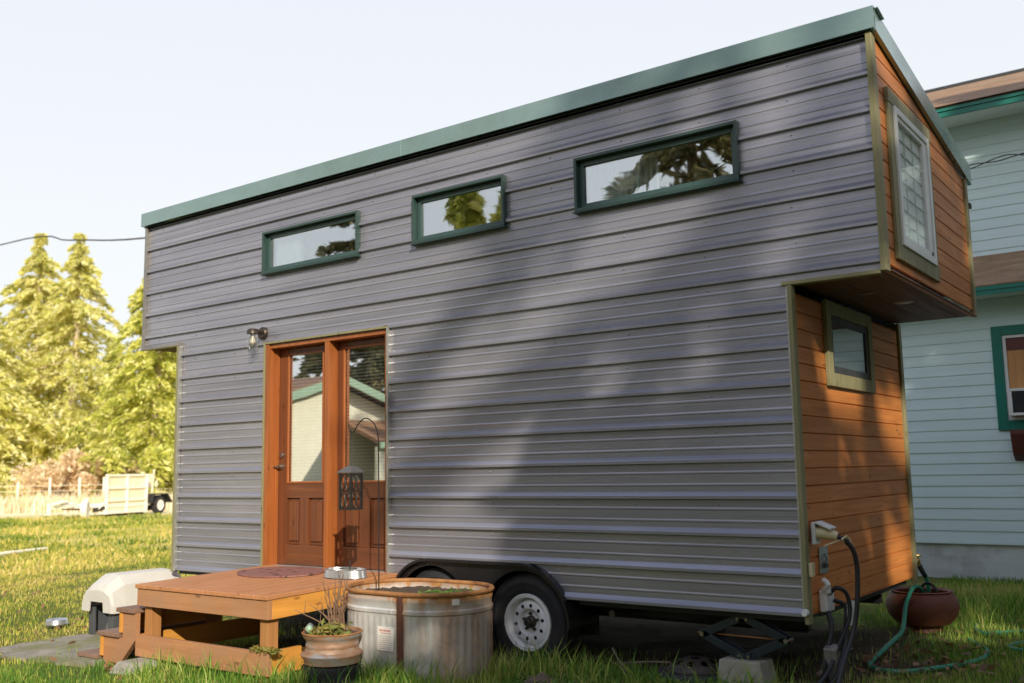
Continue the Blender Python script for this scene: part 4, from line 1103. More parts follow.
mb = MB(); mb.tube([(6.52, 2.80, gz(6.5, 2.8)), (6.55, 2.62, gz(6.5, 2.6)), (6.64, 2.44, gz(6.6, 2.4)), (6.85, 2.62, gz(6.8, 2.6)), (7.1, 2.85, gz(7.1, 2.8)), (7.35, 2.7, gz(7.3, 2.7)), (7.1, 2.35, gz(7.1, 2.3)), (6.9, 2.05, gz(6.9, 2)), (6.95, 1.86, gz(6.9, 1.9)), (7.2, 1.9, gz(7.2, 1.9)), (7.6, 2.2, gz(7.6, 2.2))], .0155, 10, 6); mb.build('tube', M['hose'], h1, smooth=True)
sx0 = XB
h2 = thing('supply_hose', 'short hose with black elbow running from the brass tap into the pot', 'hose', (XB+.02, 2.55, -.05))
mb = MB(); mb.tube([(XB, DEP+.145, .075), (XB+.012, DEP+.165, .03), (XB+.03, DEP+.20, -.02)], [.021, .020, .018], 10, 4); mb.build('elbow', M['blackcable'], h2, smooth=True)
mb = MB(); mb.tube([(XB+.03, DEP+.20, -.02), (XB+.04, DEP+.215, -.08), (XB+.04, DEP+.22, -.17)], .017, 10, 4); mb.build('tube', M['hose'], h2, smooth=True)
mb = MB(); mb.tube([(XB+.04, DEP+.22, -.14), (XB+.04, DEP+.22, -.19)], .022, 8); mb.build('coupling', M['brass'], h2, smooth=True)
cc = MB(); pts = [(tpx+.07*math.cos(a)+.05, tpy+.02*math.sin(a*.5), tg+.30+.10*math.sin(a)) for a in [0, .6, 1.2, 1.8, 2.4, 3.0, 3.6]]
cc.tube(pts, .012, 8, 4); o = cc.build('short_cable', M['blackcable'], None, smooth=True); tag(o, 'black loop of cable poking out of the terracotta pot', 'cable')

# sticks on the ground
for i, (pts, r_, lab) in enumerate([([(6.05, .45, -.44), (6.02, .95, -.40), (5.99, 1.35, -.415)], .014, 'grey broken branch lying under the cedar end wall'),
                                   ([(4.75, .12, -.44), (5.1, .1, -.39), (5.45, .06, -.37)], .007, 'thin pale stick leaning on the loose wheel'),
                                   ([(4.86, -.05, -.30), (4.98, -.10, -.42), (5.08, -.14, -.47)], .005, 'short dry stalk standing beside the loose wheel')]):
    mb = MB(); mb.tube(pts, [r_, r_*.9, r_*.5], 7, 4); o = mb.build('stick', M['stick'], None); tag(o, lab, 'stick')
# clod of turned earth before the wheel
for j, (x, y, r_, lab) in enumerate([(4.62, -.55, .085, 'brown clump of turned earth in the grass before the front wheel'), (4.85, -.62, .06, 'small flat dirt clod right of the larger earth clump')]):
    rr = random.Random(j+20); mb = MB(); bm = bmesh.new(); bmesh.ops.create_icosphere(bm, subdivisions=3, radius=r_)
    from mathutils import noise as mnoise
    for v in bm.verts:
        v.co *= 1+.45*mnoise.noise(v.co*22+Vector((j*3, 1, 2)))+.2*mnoise.noise(v.co*60); v.co.z *= .75
    mb.add([v.co+Vector((x, y, G(x, y)+.03)) for v in bm.verts], [[v.index for v in f.verts] for f in bm.faces]); bm.free()
    o = mb.build('earth_clod', M['clod'], None, smooth=True, angle=60); tag(o, lab, 'earth')

# ------------------------------------------------------------------ pale blue house
BY = 6.2; BYU = 6.52; BXa, BXb = 1.5, 15.0
bh = thing('blue_house', 'two storey pale blue lap sided house with emerald trim behind the tiny house', 'house', (8, 8.5, -.45))
def lap(y0_, z0_, z1_, exp=.125):
    p = []; z = z0_
    while z < z1_:
        p += [(z, -.009), (min(z+exp-.002, z1_), 0)] ; z += exp
    return p
win = (6.20, 7.6, 1.22, 2.38)
mb = sheet([BXa, win[0], win[1], BXb], lap(BY, -.01, 2.85), [win[2], win[3]], lambda u, v: not (win[0] < u < win[1] and win[2] < v < win[3]), lambda u, v, o: (u, BY+o, v))
mb.box((BXa, BY-.012, -.03), (BXb, BY+.02, -.0115))
mb.build('wall', M['bluewall'], bh)
mb = sheet([BXa, BXb], lap(BYU, 3.2, 5.06), [], lambda u, v: True, lambda u, v, o: (u, BYU+o, v)); mb.build('wall', M['bluewall'], bh)
mb = MB(); mb.box((BXa, BY+.3, -.03), (BXa+.02, 12.7, 5.0)); mb.box((BXb-.02, BY+.3, -.03), (BXb, 12.7, 5.0)); mb.box((BXa, 12.68, -.03), (BXb, 12.7, 5.0))
mb.build('wall', M['bluewall'], bh)
mb = MB(); mb.box((BXa, BY+.02, -.75), (BXb, BY+.2, -.031)); mb.build('foundation', M['found'], bh)
mb = MB(); mb.add([(BXa-.3, 5.76, 2.80), (BXb, 5.76, 2.80), (BXb, BYU, 3.27), (BXa-.3, BYU, 3.27), (BXa-.3, 5.76, 2.786), (BXb, 5.76, 2.786), (BXb, BYU-.0, 3.22), (BXa-.3, BYU, 3.22)], [(0,1,2,3),(4,7,6,5),(0,4,5,1)]); mb.build('porch_roof', M['shingle'], bh)
mb = MB(); mb.box((BXa-.3, 5.775, 2.69), (BXb, 5.80, 2.775)); mb.box((BXa-.3, 5.765, 2.74), (BXb, 5.7745, 2.785)); mb.build('fascia', M['bluegreen'], bh)
mb = MB(); mb.box((BXa-.3, 5.80, 2.705), (BXb, BY-.014, 2.715)); mb.build('soffit', M['bluewall'], bh)
mb = MB(); mb.add([(BXa-.4, 5.99, 4.985), (BXb, 5.99, 4.985), (BXb, 9.5, 6.46), (BXa-.4, 9.5, 6.46), (BXa-.4, 12.95, 5.02), (BXb, 12.95, 5.02)], [(0,1,2,3),(3,2,5,4)])
mb.add([(BXa-.4, 5.99, 4.968), (BXb, 5.99, 4.968), (BXb, 9.5, 6.42), (BXa-.4, 9.5, 6.42), (BXa-.4, 12.95, 4.98), (BXb, 12.95, 4.98)], [(3,2,1,0),(4,5,2,3)])
mb.build('roof', M['shingle'], bh)
mb = MB(); mb.box((BXa-.4, 9.44, 6.44), (BXb, 9.56, 6.485)); mb.build('ridge_cap', M['acdark'], bh)
mb = MB(); mb.box((BXa-.4, 6.02, 4.86), (BXb, 6.05, 4.955)); mb.box((BXa-.4, 6.005, 4.925), (BXb, 6.0195, 4.965)); mb.build('fascia', M['bluegreen'], bh)
mb = MB(); mb.box((BXa-.4, 6.05, 4.87), (BXb, BYU-.014, 4.88)); mb.build('soffit', M['bluewall'], bh)
# boarded window with cooler and planter bracket
mb = MB(); frame_y(mb, win[0], win[1], win[2], win[3], .105, BY-.035, BY+.02); wf = mb.build('window', M['bluegreen'], bh, bevel=.004)
mb = MB(); frame_y(mb, win[0]+.106, win[1]-.106, win[2]+.106, win[3]-.106, .035, BY-.02, BY+.02); mb.box((win[0]+.40, BY-.018, win[2]+.142), (win[0]+.44, BY+.018, win[3]-.142)); mb.build('sash', M['vinyl'], wf, bevel=.003)
mb = MB(); mb.box((win[0]+.142, BY-.004, win[2]+.142), (win[0]+.3995, BY+.01, win[3]-.142)); mb.box((win[0]+.4405, BY-.002, win[2]+.142), (win[1]-.142, BY+.012, win[3]-.142)); mb.build('plywood_panel', M['ply'], wf)
mb = MB(); mb.box((win[0]+.143, BY-.006, win[3]-.28), (win[0]+.399, BY-.0045, win[3]-.143)); mb.build('red_strip', M['oxblood'], wf)
mb = MB(); mb.prism([(BY-.014, win[2]-.002), (BY-.20, win[2]-.002), (BY-.20, win[2]-.05), (BY-.12, win[2]-.27), (BY-.014, win[2]-.34)], win[0]+.14, win[0]+.9, 'x'); mb.build('flower_box', M['oxblood'], bh, bevel=.005)
ac = thing('window_cooler', 'white window air conditioner set in the boarded window of the blue house', 'air conditioner', (win[0]+.3, BY-.08, 1.40))
mb = MB(); mb.box((win[0]+.145, BY-.18, 1.37), (win[0]+.60, BY-.0065, 1.40)); mb.box((win[0]+.145, BY-.18, 1.635), (win[0]+.60, BY-.0065, 1.665)); mb.box((win[0]+.145, BY-.18, 1.4005), (win[0]+.185, BY-.0065, 1.6345)); mb.box((win[0]+.573, BY-.18, 1.4005), (win[0]+.60, BY-.0065, 1.6345)); mb.build('case', M['vinyl'], ac, bevel=.004)
mb = MB(); mb.box((win[0]+.186, BY-.165, 1.401), (win[0]+.572, BY-.15, 1.634))
for i in range(9): mb.box((win[0]+.187, BY-.176, 1.412+.025*i), (win[0]+.571, BY-.1655, 1.42+.025*i))
mb.build('grille', M['acdark'], ac)

# ------------------------------------------------------------------ service wires
mb = MB(); mb.tube([(-70, 22, 14.5), (-26.6, 11.04, 9.18), (-19.88, 9.89, 8.10), (-13.63, 8.4, 6.92), (-2.18, 6.2, 5.4), (2.2, 6.45, 4.75)], .022, 6, 6)
o = mb.build('service_wire', M['wire'], None); tag(o, 'dark overhead service wire crossing the sky at far left', 'wire')
mb = MB()
for ph in (0, math.pi):
    mb.tube([(6.0+.13*i, 5.90-.085*i, 4.16-.012*i+.022*math.sin(i*1.1+ph)-(.0 if i < 5 else .02*(i-5))) for i in range(14)], .0065, 6, 3)
o = mb.build('twin_cable', M['wire'], None); tag(o, 'pair of twisted black cables before the upper blue wall', 'cable')

# ------------------------------------------------------------------ far field: trailer, fence
A = Vector((-25.9, 14.0, 0)); B = Vector((-27.55, 18.4, 0)); gx = -.62
d = (B-A).normalized(); nrm = Vector((d.y, -d.x, 0))      # nrm faces the camera
if nrm.dot(Vector((8.3, -5.8, 0))-A) < 0: nrm = -nrm
tr = thing('utility_trailer', 'sun bleached white utility trailer with tall side panel far across the lawn', 'trailer', (A.x, A.y, gx))
def tp(s, n_, z): return A + d*s + nrm*n_ + Vector((0, 0, gx+z))
L_ = (B-A).length
s0, s1 = 1.45, 3.85
mb = MB()
mb.beam(tp(.1, -.5, .45), tp(s0, 0, .42), .09, .1); mb.beam(tp(.1, -.5, .45), tp(s0, -1.3, .42), .09, .1)
mb.beam(tp(s0, 0, .42), tp(s1+.6, 0, .42), .08, .12); mb.beam(tp(s0, -1.4, .42), tp(s1+.6, -1.4, .42), .08, .12)
mb.beam(tp(.55, -.1, .50), tp(1.5, .04, .2), .05, .07); mb.beam(tp(.8, .0, .2), tp(1.5, .03, .62), .05, .07); mb.beam(tp(.5, -.1, .18), tp(1.5, .02, .16), .06, .08); mb.beam(tp(.5, -.1, .1), tp(.5, -.1, .75), .08, .08)
mb.beam(tp(-.35, -.5, .62), tp(.4, -.45, .52), .12, .14)
mb.build('tongue', M['whitetrailer'], tr)
mb = MB(); mb.beam(tp(.2, -.6, .36), tp(s0+.1, -1.0, .30), .5, .05); mb.beam(tp(.75, .02, .30), tp(1.42, .02, .34), .03, .16); mb.beam(tp(s0, -.1, .06), tp(s1, -.1, .06), .06, .10); mb.build('underside_shade', M['hub'], tr)  # dark beams put in for the shadows between the trailer frames
mb = MB(); mb.beam(tp(-.95, -.45, .46), tp(.2, -.4, .50), .10, .12); mb.beam(tp(-1.0, -.45, .20), tp(-1.0, -.45, .62), .10, .10); mb.beam(tp(-.9, -.42, .56), tp(-.2, -.42, .68), .28, .05); mb.build('coupler', M['whitetrailer'], tr)
mb = MB()
for s in (s0, (s0+s1)/2, s1): mb.beam(tp(s, .04, .12), tp(s, .04, 1.62), .09, .07)
for z in (.16, .62, 1.1, 1.58): mb.beam(tp(s0, .045, z), tp(s1, .045, z), .07, .07)
mb.build('panel_frame', M['whitetrailer'], tr)
mb = MB(); mb.beam(tp(s0+.05, .0, .85), tp(s1-.05, .0, .85), .02, 1.42); mb.build('side_panel', M['mesh_pale'], tr)
mb = MB(); mb.beam(tp(s0, -.7, .48), tp(s1+.6, -.7, .48), 1.3, .05); mb.build('bed', M['whitetrailer'], tr)
def farwheel(s, n_, r_, ang=0):
    tname = 'wheel'; c = tp(s, n_, r_); mb = MB(); m3 = Matrix((d, nrm, Vector((0, 0, 1)))).transposed() @ Matrix.Rotation(R(ang), 3, 'Z')
    q = MB(); q.lathe([(r_*.55, -.1), (r_*.95, -.1), (r_, -.05), (r_, .06), (r_*.95, .1), (r_*.6, .1)], (0, 0, 0), 'y', 28); mb.add([c+m3 @ Vector(v) for v in q.v], q.f)
    w = mb.build(tname, M['rubber'] if s > 2 else M['whitetrailer'], tr, smooth=True)
    mb = MB(); q = MB(); q.lathe([(0, .085), (r_*.25, .09), (r_*.5, .07), (r_*.62, .095)], (0, 0, 0), 'y', 24); mb.add([c+m3 @ Vector(v) for v in q.v], q.f); mb.build('hub_disc', M['whitetrailer'], w, smooth=True)
farwheel(.42, -.05, .34, -26); farwheel(s1+.62, .18, .36)
mb = MB()
mb.beam(tp(s1+.12, .16, .80), tp(s1+1.05, .16, .80), .34, .05); mb.beam(tp(s1+.14, .16, .80), tp(s1+.05, .16, .45), .34, .05); mb.beam(tp(s1+1.03, .16, .80), tp(s1+1.35, .16, .45), .34, .05); mb.beam(tp(s1+.05, -.05, .45), tp(s1+1.1, -.05, .45), .05, .6)
mb.build('fender', M['chassis'], tr)
mb = MB(); mb.beam(tp(s1+.2, -.3, .85), tp(s1+.2, -.3, 1.7), .06, .06); mb.beam(tp(s1+.85, -.3, .85), tp(s1+.95, -.3, 1.8), .06, .06); mb.beam(tp(s1+.2, -.3, 1.3), tp(s1+.9, -.3, 1.35), .03, .55); mb.build('tailgate', M['mesh_pale'], tr)

fn = thing('field_fence', 'row of pale fence posts with wire across the dry field', 'fence', (-38, 18, -.62))
posts = [(-44.5, 12.2), (-41.5, 14.8), (-38.9, 17.05), (-38.0, 17.95), (-36.9, 18.9), (-35.9, 19.8), (-35.0, 20.5), (-33.2, 22.1), (-31.3, 23.8)]
rr = random.Random(2)
for x, y in posts:
    h = rr.uniform(1.35, 1.65); mb = MB(); mb.lathe([(.06, 0), (.058, h-.03), (.04, h), (0, h)], (x, y, -.66), 'z', 8); mb.build('post', M['post'], fn)
mb = MB()
for z in (.25, .6, .95, 1.2): mb.tube([(x, y, -.65+z) for x, y in posts], .012, 4)
mb.build('wire', M['post'], fn)

# ------------------------------------------------------------------ trees
def conifer(name, x, y, zb, H, R_, z0, nb, per, size, mat, bark, label, group, seed, droop=.35, cat='tree', pw=.85, fan=None, latk=1.0):
    rg = np.random.default_rng(seed)
    t = thing(name, label, cat, (x, y, zb), group)
    mb = MB(); r0 = H*.016+.05
    mb.tube([(x, y, zb-.2), (x+.05, y, zb+H*.3), (x, y+.05, zb+H*.7), (x, y, zb+H*.97)], [r0, r0*.8, r0*.4, .02], 8, 3)
    fr = np.sort(rg.random(nb))**.9
    zz = z0+(H-z0)*fr; az = np.arange(nb)*2.39996+rg.normal(0, .35, nb)
    if fan is not None: az = np.where(np.arange(nb) % 2 == 0, math.pi/2, -math.pi/2)+rg.normal(0, fan, nb)  # limbs swung along one axis so their shade streaks the wall
    Ln = R_*np.clip((1-fr), .02, 1)**pw*(.4+.9*rg.random(nb)); Ln = np.maximum(Ln, .035*R_)
    for i in range(0, nb, max(1, nb//26)):
        a = az[i]; mb.tube([(x, y, zb+zz[i]), (x+math.cos(a)*Ln[i]*.8, y+math.sin(a)*Ln[i]*.8, zb+zz[i]-droop*Ln[i]*.55)], [.03*R_*.3+.012, .008], 5)
    mb.build('trunk', bark, t, smooth=True)
    s = rg.random((nb, per))**.62
    w = rg.normal(0, 1, (nb, per))
    lat = w*(.035+.13*s*(1.1-s))*Ln[:, None]*latk
    px = np.cos(az)[:, None]*s*Ln[:, None]-np.sin(az)[:, None]*lat
    py = np.sin(az)[:, None]*s*Ln[:, None]+np.cos(az)[:, None]*lat
    pz = zz[:, None]+.12*s*Ln[:, None]-droop*s**2*Ln[:, None]-np.abs(rg.normal(0, .05, (nb, per)))*Ln[:, None]+rg.normal(0, .05, (nb, per))
    P = np.stack([px+x, py+y, pz+zb], -1).reshape(-1, 3)
    n = len(P)
    da = np.stack([np.cos(az)[:, None]+0*s, np.sin(az)[:, None]+0*s, -droop*s-.1], -1).reshape(-1, 3)
    a = da+rg.normal(0, .55, (n, 3)); a /= np.linalg.norm(a, axis=1)[:, None]
    b = rg.normal(0, 1, (n, 3)); b -= a*(a*b).sum(1)[:, None]; b /= np.linalg.norm(b, axis=1)[:, None]
    sz = (size*(.55+.9*rg.random(n)))[:, None]
    V = np.stack([P-a*sz*.6, P+b*sz*.26, P+a*sz*.9, P-b*sz*.26], 1).reshape(-1, 3)
    npmesh('crown', V, np.arange(4*n).reshape(-1, 4), mat, t)
    return t
def shrub(name, x, y, zb, rx, ry, h, n, size, mat, label, group, seed, cat='shrub', lumps=9):
    rg = np.random.default_rng(seed)
    t = thing(name, label, cat, (x, y, zb), group)
    mb = MB()
    C = np.column_stack([rg.normal(0, rx*.5, lumps), rg.normal(0, ry*.5, lumps), rg.uniform(.25, .8, lumps)*h])
    for c in C: mb.tube([(x, y, zb-.1), (x+c[0]*.5, y+c[1]*.5, zb+c[2]*.6), (x+c[0], y+c[1], zb+c[2])], [.05*h*.3+.01, .03, .008], 5, 2)
    for i in range(24):
        c = C[i % lumps]; e = rg.normal(0, .3, 3)*np.array([rx, ry, h*.6]); mb.tube([(x+c[0]*.6, y+c[1]*.6, zb+c[2]*.6), (x+c[0]+e[0], y+c[1]+e[1], zb+max(.1, c[2]+abs(e[2])))], [.02, .005], 4)
    mb.build('trunk', M['bark'], t)
    k = rg.integers(0, lumps, n)
    D = rg.normal(0, 1, (n, 3)); D /= np.linalg.norm(D, axis=1)[:, None]; D *= (rg.random(n)**.45)[:, None]
    P = C[k]+D*np.array([rx*.5, ry*.5, h*.28])*(.6+.6*rg.random(lumps))[k][:, None]
    P[:, 2] = np.clip(P[:, 2], .03, None); P += np.array([x, y, zb])
    leaves('crown', P, size, mat, t, 0, seed+1)
    return t
FG = 'conifers at the far edge of the field'
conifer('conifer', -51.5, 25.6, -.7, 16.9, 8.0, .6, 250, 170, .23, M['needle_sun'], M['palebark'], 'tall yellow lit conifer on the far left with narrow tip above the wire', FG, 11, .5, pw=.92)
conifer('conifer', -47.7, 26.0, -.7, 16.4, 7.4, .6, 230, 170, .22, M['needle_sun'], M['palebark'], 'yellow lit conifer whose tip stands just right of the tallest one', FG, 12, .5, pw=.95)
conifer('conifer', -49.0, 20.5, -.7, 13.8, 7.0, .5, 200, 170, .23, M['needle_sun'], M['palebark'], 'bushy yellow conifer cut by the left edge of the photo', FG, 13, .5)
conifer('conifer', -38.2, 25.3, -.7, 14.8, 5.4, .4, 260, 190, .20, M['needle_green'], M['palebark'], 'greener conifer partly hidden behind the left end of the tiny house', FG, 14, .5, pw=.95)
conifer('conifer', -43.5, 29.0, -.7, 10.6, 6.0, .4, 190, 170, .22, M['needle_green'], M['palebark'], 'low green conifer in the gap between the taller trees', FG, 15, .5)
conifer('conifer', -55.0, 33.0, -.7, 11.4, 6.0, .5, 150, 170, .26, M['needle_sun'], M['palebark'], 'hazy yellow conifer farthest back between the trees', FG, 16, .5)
SG = 'shrubs along the field fence'
shrub('dry_shrub', -39.5, 20.6, -.7, 2.3, 1.7, 3.0, 3000, .20, M['shrub_pink'], 'pale pinkish bare shrub in front of the yellow conifers', SG, 21)
shrub('dry_shrub', -36.8, 22.6, -.7, 1.4, 1.1, 2.9, 2200, .20, M['shrub_brown'], 'dark brown bare shrub left of the trailer panel', SG, 22)
shrub('green_shrub', -34.2, 22.4, -.7, 2.0, 1.4, 3.1, 3000, .24, M['needle_green'], 'bright yellow green shrub behind the trailer panel', SG, 23)
shrub('green_shrub', -30.6, 22.8, -.7, 2.0, 1.4, 3.3, 3000, .24, M['needle_green'], 'yellow green shrub beside the house corner', SG, 24)
shrub('dry_shrub', -43.0, 16.8, -.7, 2.2, 1.4, 2.8, 2600, .22, M['shrub_pink'], 'pale straw coloured shrub at the far left edge', SG, 25)
# unseen trees behind the photographer, reflected in the house; some added to shade it
YG = 'dark conifers on the sunny side of the yard'
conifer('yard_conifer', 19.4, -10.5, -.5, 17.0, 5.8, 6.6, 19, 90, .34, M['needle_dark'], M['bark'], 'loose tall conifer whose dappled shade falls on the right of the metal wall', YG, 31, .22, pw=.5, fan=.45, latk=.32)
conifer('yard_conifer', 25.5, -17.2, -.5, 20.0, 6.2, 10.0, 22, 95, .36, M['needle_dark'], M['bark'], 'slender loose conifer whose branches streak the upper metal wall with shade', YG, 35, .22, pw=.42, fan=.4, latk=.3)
conifer('yard_conifer', 22.0, -14.6, -.5, 18.0, 4.6, 9.0, 13, 90, .34, M['needle_dark'], M['bark'], 'loose conifer added between the two streaky ones for more shade', YG, 36, .22, pw=.45, fan=.4, latk=.3)
conifer('yard_conifer', 17.2, -10.6, -.5, 10.6, 2.4, 4.0, 24, 60, .34, M['needle_dark'], M['bark'], 'shorter loose conifer added so its shade falls on the lower metal wall', YG, 37, .3, pw=.6, latk=.7)
conifer('yard_conifer', 16.2, -2.1, -.5, 13.2, 3.0, .5, 200, 120, .30, M['needle_dark'], M['bark'], 'dense dark conifer added to shade the blue house from the right', YG, 33, .4, pw=.6)
conifer('yard_conifer', 16.6, 1.4, -.5, 12.2, 3.0, .5, 200, 120, .30, M['needle_dark'], M['bark'], 'second dense conifer added to shade the blue house farther along', YG, 34, .4, pw=.6)
HG = 'unseen leafy shrubs added to shade the right side of the yard'
for i, (hy_, hh_, wd, lab) in enumerate([(-8.5, 7.9, .55, 'tall unseen leafy shade shrub nearest the photographer'), (-7.4, 7.2, 1.0, 'unseen leafy shade shrub second from the photographer'), (-6.0, 5.9, 1.0, 'lowest unseen leafy shade shrub of the row'), (-4.2, 6.0, 1.0, 'unseen leafy shade shrub level with the cedar end wall'), (-2.3, 5.6, 1.0, 'lower unseen leafy shade shrub beside the lawn'), (.0, 7.6, 1.4, 'unseen leafy shade shrub near the blue house'), (2.2, 6.6, 1.2, 'farthest unseen leafy shade shrub before the blue house')]):
    shrub('shade_shrub', 14.5, hy_, -.5, 1.1, wd, hh_, 7000, .32, M['needle_dark'], lab, HG, 60+i, lumps=12)  # unseen row added so the yard and lower walls fall into shade
RG = 'conifers reflected in the upper windows'
conifer('reflected_conifer', -19.4, -22.4, -.6, 16.0, 4.2, .8, 170, 110, .34, M['needle_mid'], M['bark'], 'dark conifer mirrored in the left upper window', RG, 41, .4)
conifer('reflected_conifer', -11.6, -18.7, -.6, 12.4, 1.9, .8, 130, 80, .30, M['needle_green'], M['bark'], 'slim green conifer mirrored in the middle upper window', RG, 42, .4)
conifer('reflected_conifer', -9.6, -18.9, -.6, 13.0, 2.0, .8, 130, 80, .30, M['needle_green'], M['bark'], 'second slim conifer mirrored in the middle upper window', RG, 43, .4)
conifer('reflected_conifer', -5.6, -23.6, -.6, 20.5, 5.0, .8, 190, 120, .40, M['needle_mid'], M['bark'], 'wide dark conifer mirrored in the right upper window', RG, 44, .4)

BG_ = 'dark broad trees behind the photographer'
for i, (x_, y_, h_, lab) in enumerate([(4.0, -33, 15, 'dark tree at the left of the row behind the photographer'), (11.0, -33, 17, 'dark tree second in the row behind the photographer'), (18.0, -34, 18, 'dark tree third in the row behind the photographer'), (26, -35, 18, 'dark tree at the right of the row behind the photographer')]):
    shrub('yard_tree', x_, y_, -.6, 5.2, 3.0, h_, 8000, .65, M['needle_dark'], lab, BG_, 80+i, 'tree', lumps=14)

# cream cottage that the door glass mirrors
ct = thing('cream_cottage', 'cream gabled cottage with pale green trim mirrored in the door glass', 'cottage', (-12.5, -11.8, -.6))
gx0 = -10.0; yc = -11.35; hw = 4.2; zp = 3.13; sl = .30
mb = MB(); mb.prism([(yc-hw, -.7), (yc+hw, -.7), (yc+hw, zp-sl*hw), (yc, zp), (yc-hw, zp-sl*hw)], gx0-6, gx0, 'x'); mb.build('wall', M['cream'], ct)
mb = MB()
for s in (-1, 1):
    mb.prism([(yc, zp+.0), (yc, zp+.21), (yc+s*(hw+.5), zp+.21-sl*(hw+.5)), (yc+s*(hw+.5), zp-sl*(hw+.5))], gx0+.30, gx0+.36, 'x')
mb.build('rake_trim', M['paleg'], ct)
mb = MB()
for s in (-1, 1): mb.prism([(yc, zp+.10), (yc, zp+.24), (yc+s*(hw+.5), zp+.24-sl*(hw+.5)), (yc+s*(hw+.5), zp+.10-sl*(hw+.5))], gx0-6.3, gx0+.299, 'x')
mb.build('roof', M['brownroof'], ct)
ya_, yb_ = yc-hw-2, -11.5
mb = MB(); mb.add([(gx0+.001, ya_, 2.25), (gx0+.001, yb_, 2.25), (gx0+1.4, yb_, 1.66), (gx0+1.4, ya_, 1.66), (gx0+.001, ya_, 2.15), (gx0+.001, yb_, 2.15), (gx0+1.4, yb_, 1.56), (gx0+1.4, ya_, 1.56)], [(0,1,2,3),(7,6,5,4),(1,5,6,2),(0,3,7,4)]); mb.build('porch_roof', M['brownroof'], ct)
mb = MB(); mb.box((gx0+1.4005, ya_, 1.48), (gx0+1.44, yb_, 1.63)); mb.build('porch_fascia', M['paleg'], ct)
mb = MB(); mb.box((gx0+1.2, ya_, -.7), (gx0+1.3, yb_-.05, 1.52)); mb.build('porch_wall', M['cream'], ct)

# ------------------------------------------------------------------ ground
def axis(lo, hi, near0, near1, fine, coarse):
    out = []; v = lo
    while v < hi:
        out.append(v); v += fine if near0 <= v < near1 else (coarse if abs(v) < 80 else 60)
    out.append(hi); return np.array(out)
xs = axis(-420, 300, -14, 12, .16, 4); ys = axis(-200, 420, -9, 12, .16, 4)
X, Y = np.meshgrid(xs, ys, indexing='xy')
Z = np.clip(-.5+.015*(X-4.1)+.015*Y, -.62, -.42)
rg = np.random.default_rng(77)
Z = Z + .012*np.sin(X*2.1+Y*.7)*np.sin(Y*1.7-X*.4)+.010*np.sin(X*5.3-Y*3.1)*np.cos(Y*4.4)+.006*rg.normal(size=X.shape)*((X > -14) & (X < 12) & (Y > -9) & (Y < 12))
far = np.hypot(X, Y) > 20
Z = Z + far*.02*np.sin(X*.31+.5)*np.sin(Y*.27)
V = np.column_stack([X.ravel(), Y.ravel(), Z.ravel()])
nx, ny = len(xs), len(ys)
ii, jj = np.meshgrid(np.arange(nx-1), np.arange(ny-1), indexing='xy')
q = (jj*nx+ii).ravel(); F = np.column_stack([q, q+1, q+nx+1, q+nx])
gr = npmesh('ground', V, F, M['ground']); tag(gr, kind='structure')
for p_ in gr.data.polygons: p_.use_smooth = True
def smooth01(v): v = np.clip(v, 0, 1); return v*v*(3-2*v)
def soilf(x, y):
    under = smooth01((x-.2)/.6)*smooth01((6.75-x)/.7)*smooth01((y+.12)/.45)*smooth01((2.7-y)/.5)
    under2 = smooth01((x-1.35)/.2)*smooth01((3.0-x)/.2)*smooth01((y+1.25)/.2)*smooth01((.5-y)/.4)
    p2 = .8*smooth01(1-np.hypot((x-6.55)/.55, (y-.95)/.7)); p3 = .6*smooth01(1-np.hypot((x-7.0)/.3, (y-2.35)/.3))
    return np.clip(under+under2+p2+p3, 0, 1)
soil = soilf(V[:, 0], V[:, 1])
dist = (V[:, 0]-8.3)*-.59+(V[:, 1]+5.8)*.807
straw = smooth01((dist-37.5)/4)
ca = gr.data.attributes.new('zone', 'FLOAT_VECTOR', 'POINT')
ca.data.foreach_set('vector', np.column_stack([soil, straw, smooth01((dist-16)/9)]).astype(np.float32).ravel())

# concrete pad at the foot of the steps
pd = MB(); rr = random.Random(6); edge = [(-.42, -.66), (.1, -.62), (.62, -.64), (.97, -.62), (1.02, -1.0), (1.0, -1.5), (.5, -1.58), (0, -1.62), (-.45, -1.55), (-.5, -1.1)]
pp = []
for (a0, b0), (a1, b1) in zip(edge, edge[1:]+edge[:1]):
    for k in range(5): t_ = k/5; pp.append((a0+(a1-a0)*t_+rr.uniform(-.025, .025), b0+(b1-b0)*t_+rr.uniform(-.025, .025)))
vs = [(x, y, G(x, y)+.026) for x, y in pp]+[(x, y, G(x, y)-.06) for x, y in pp]; n = len(pp)
pd.add(vs, [tuple(range(n))]+[(i, (i+1) % n, (i+1) % n+n, i+n) for i in range(n)])
o = pd.build('concrete_pad', M['pad']); tag(o, kind='structure')

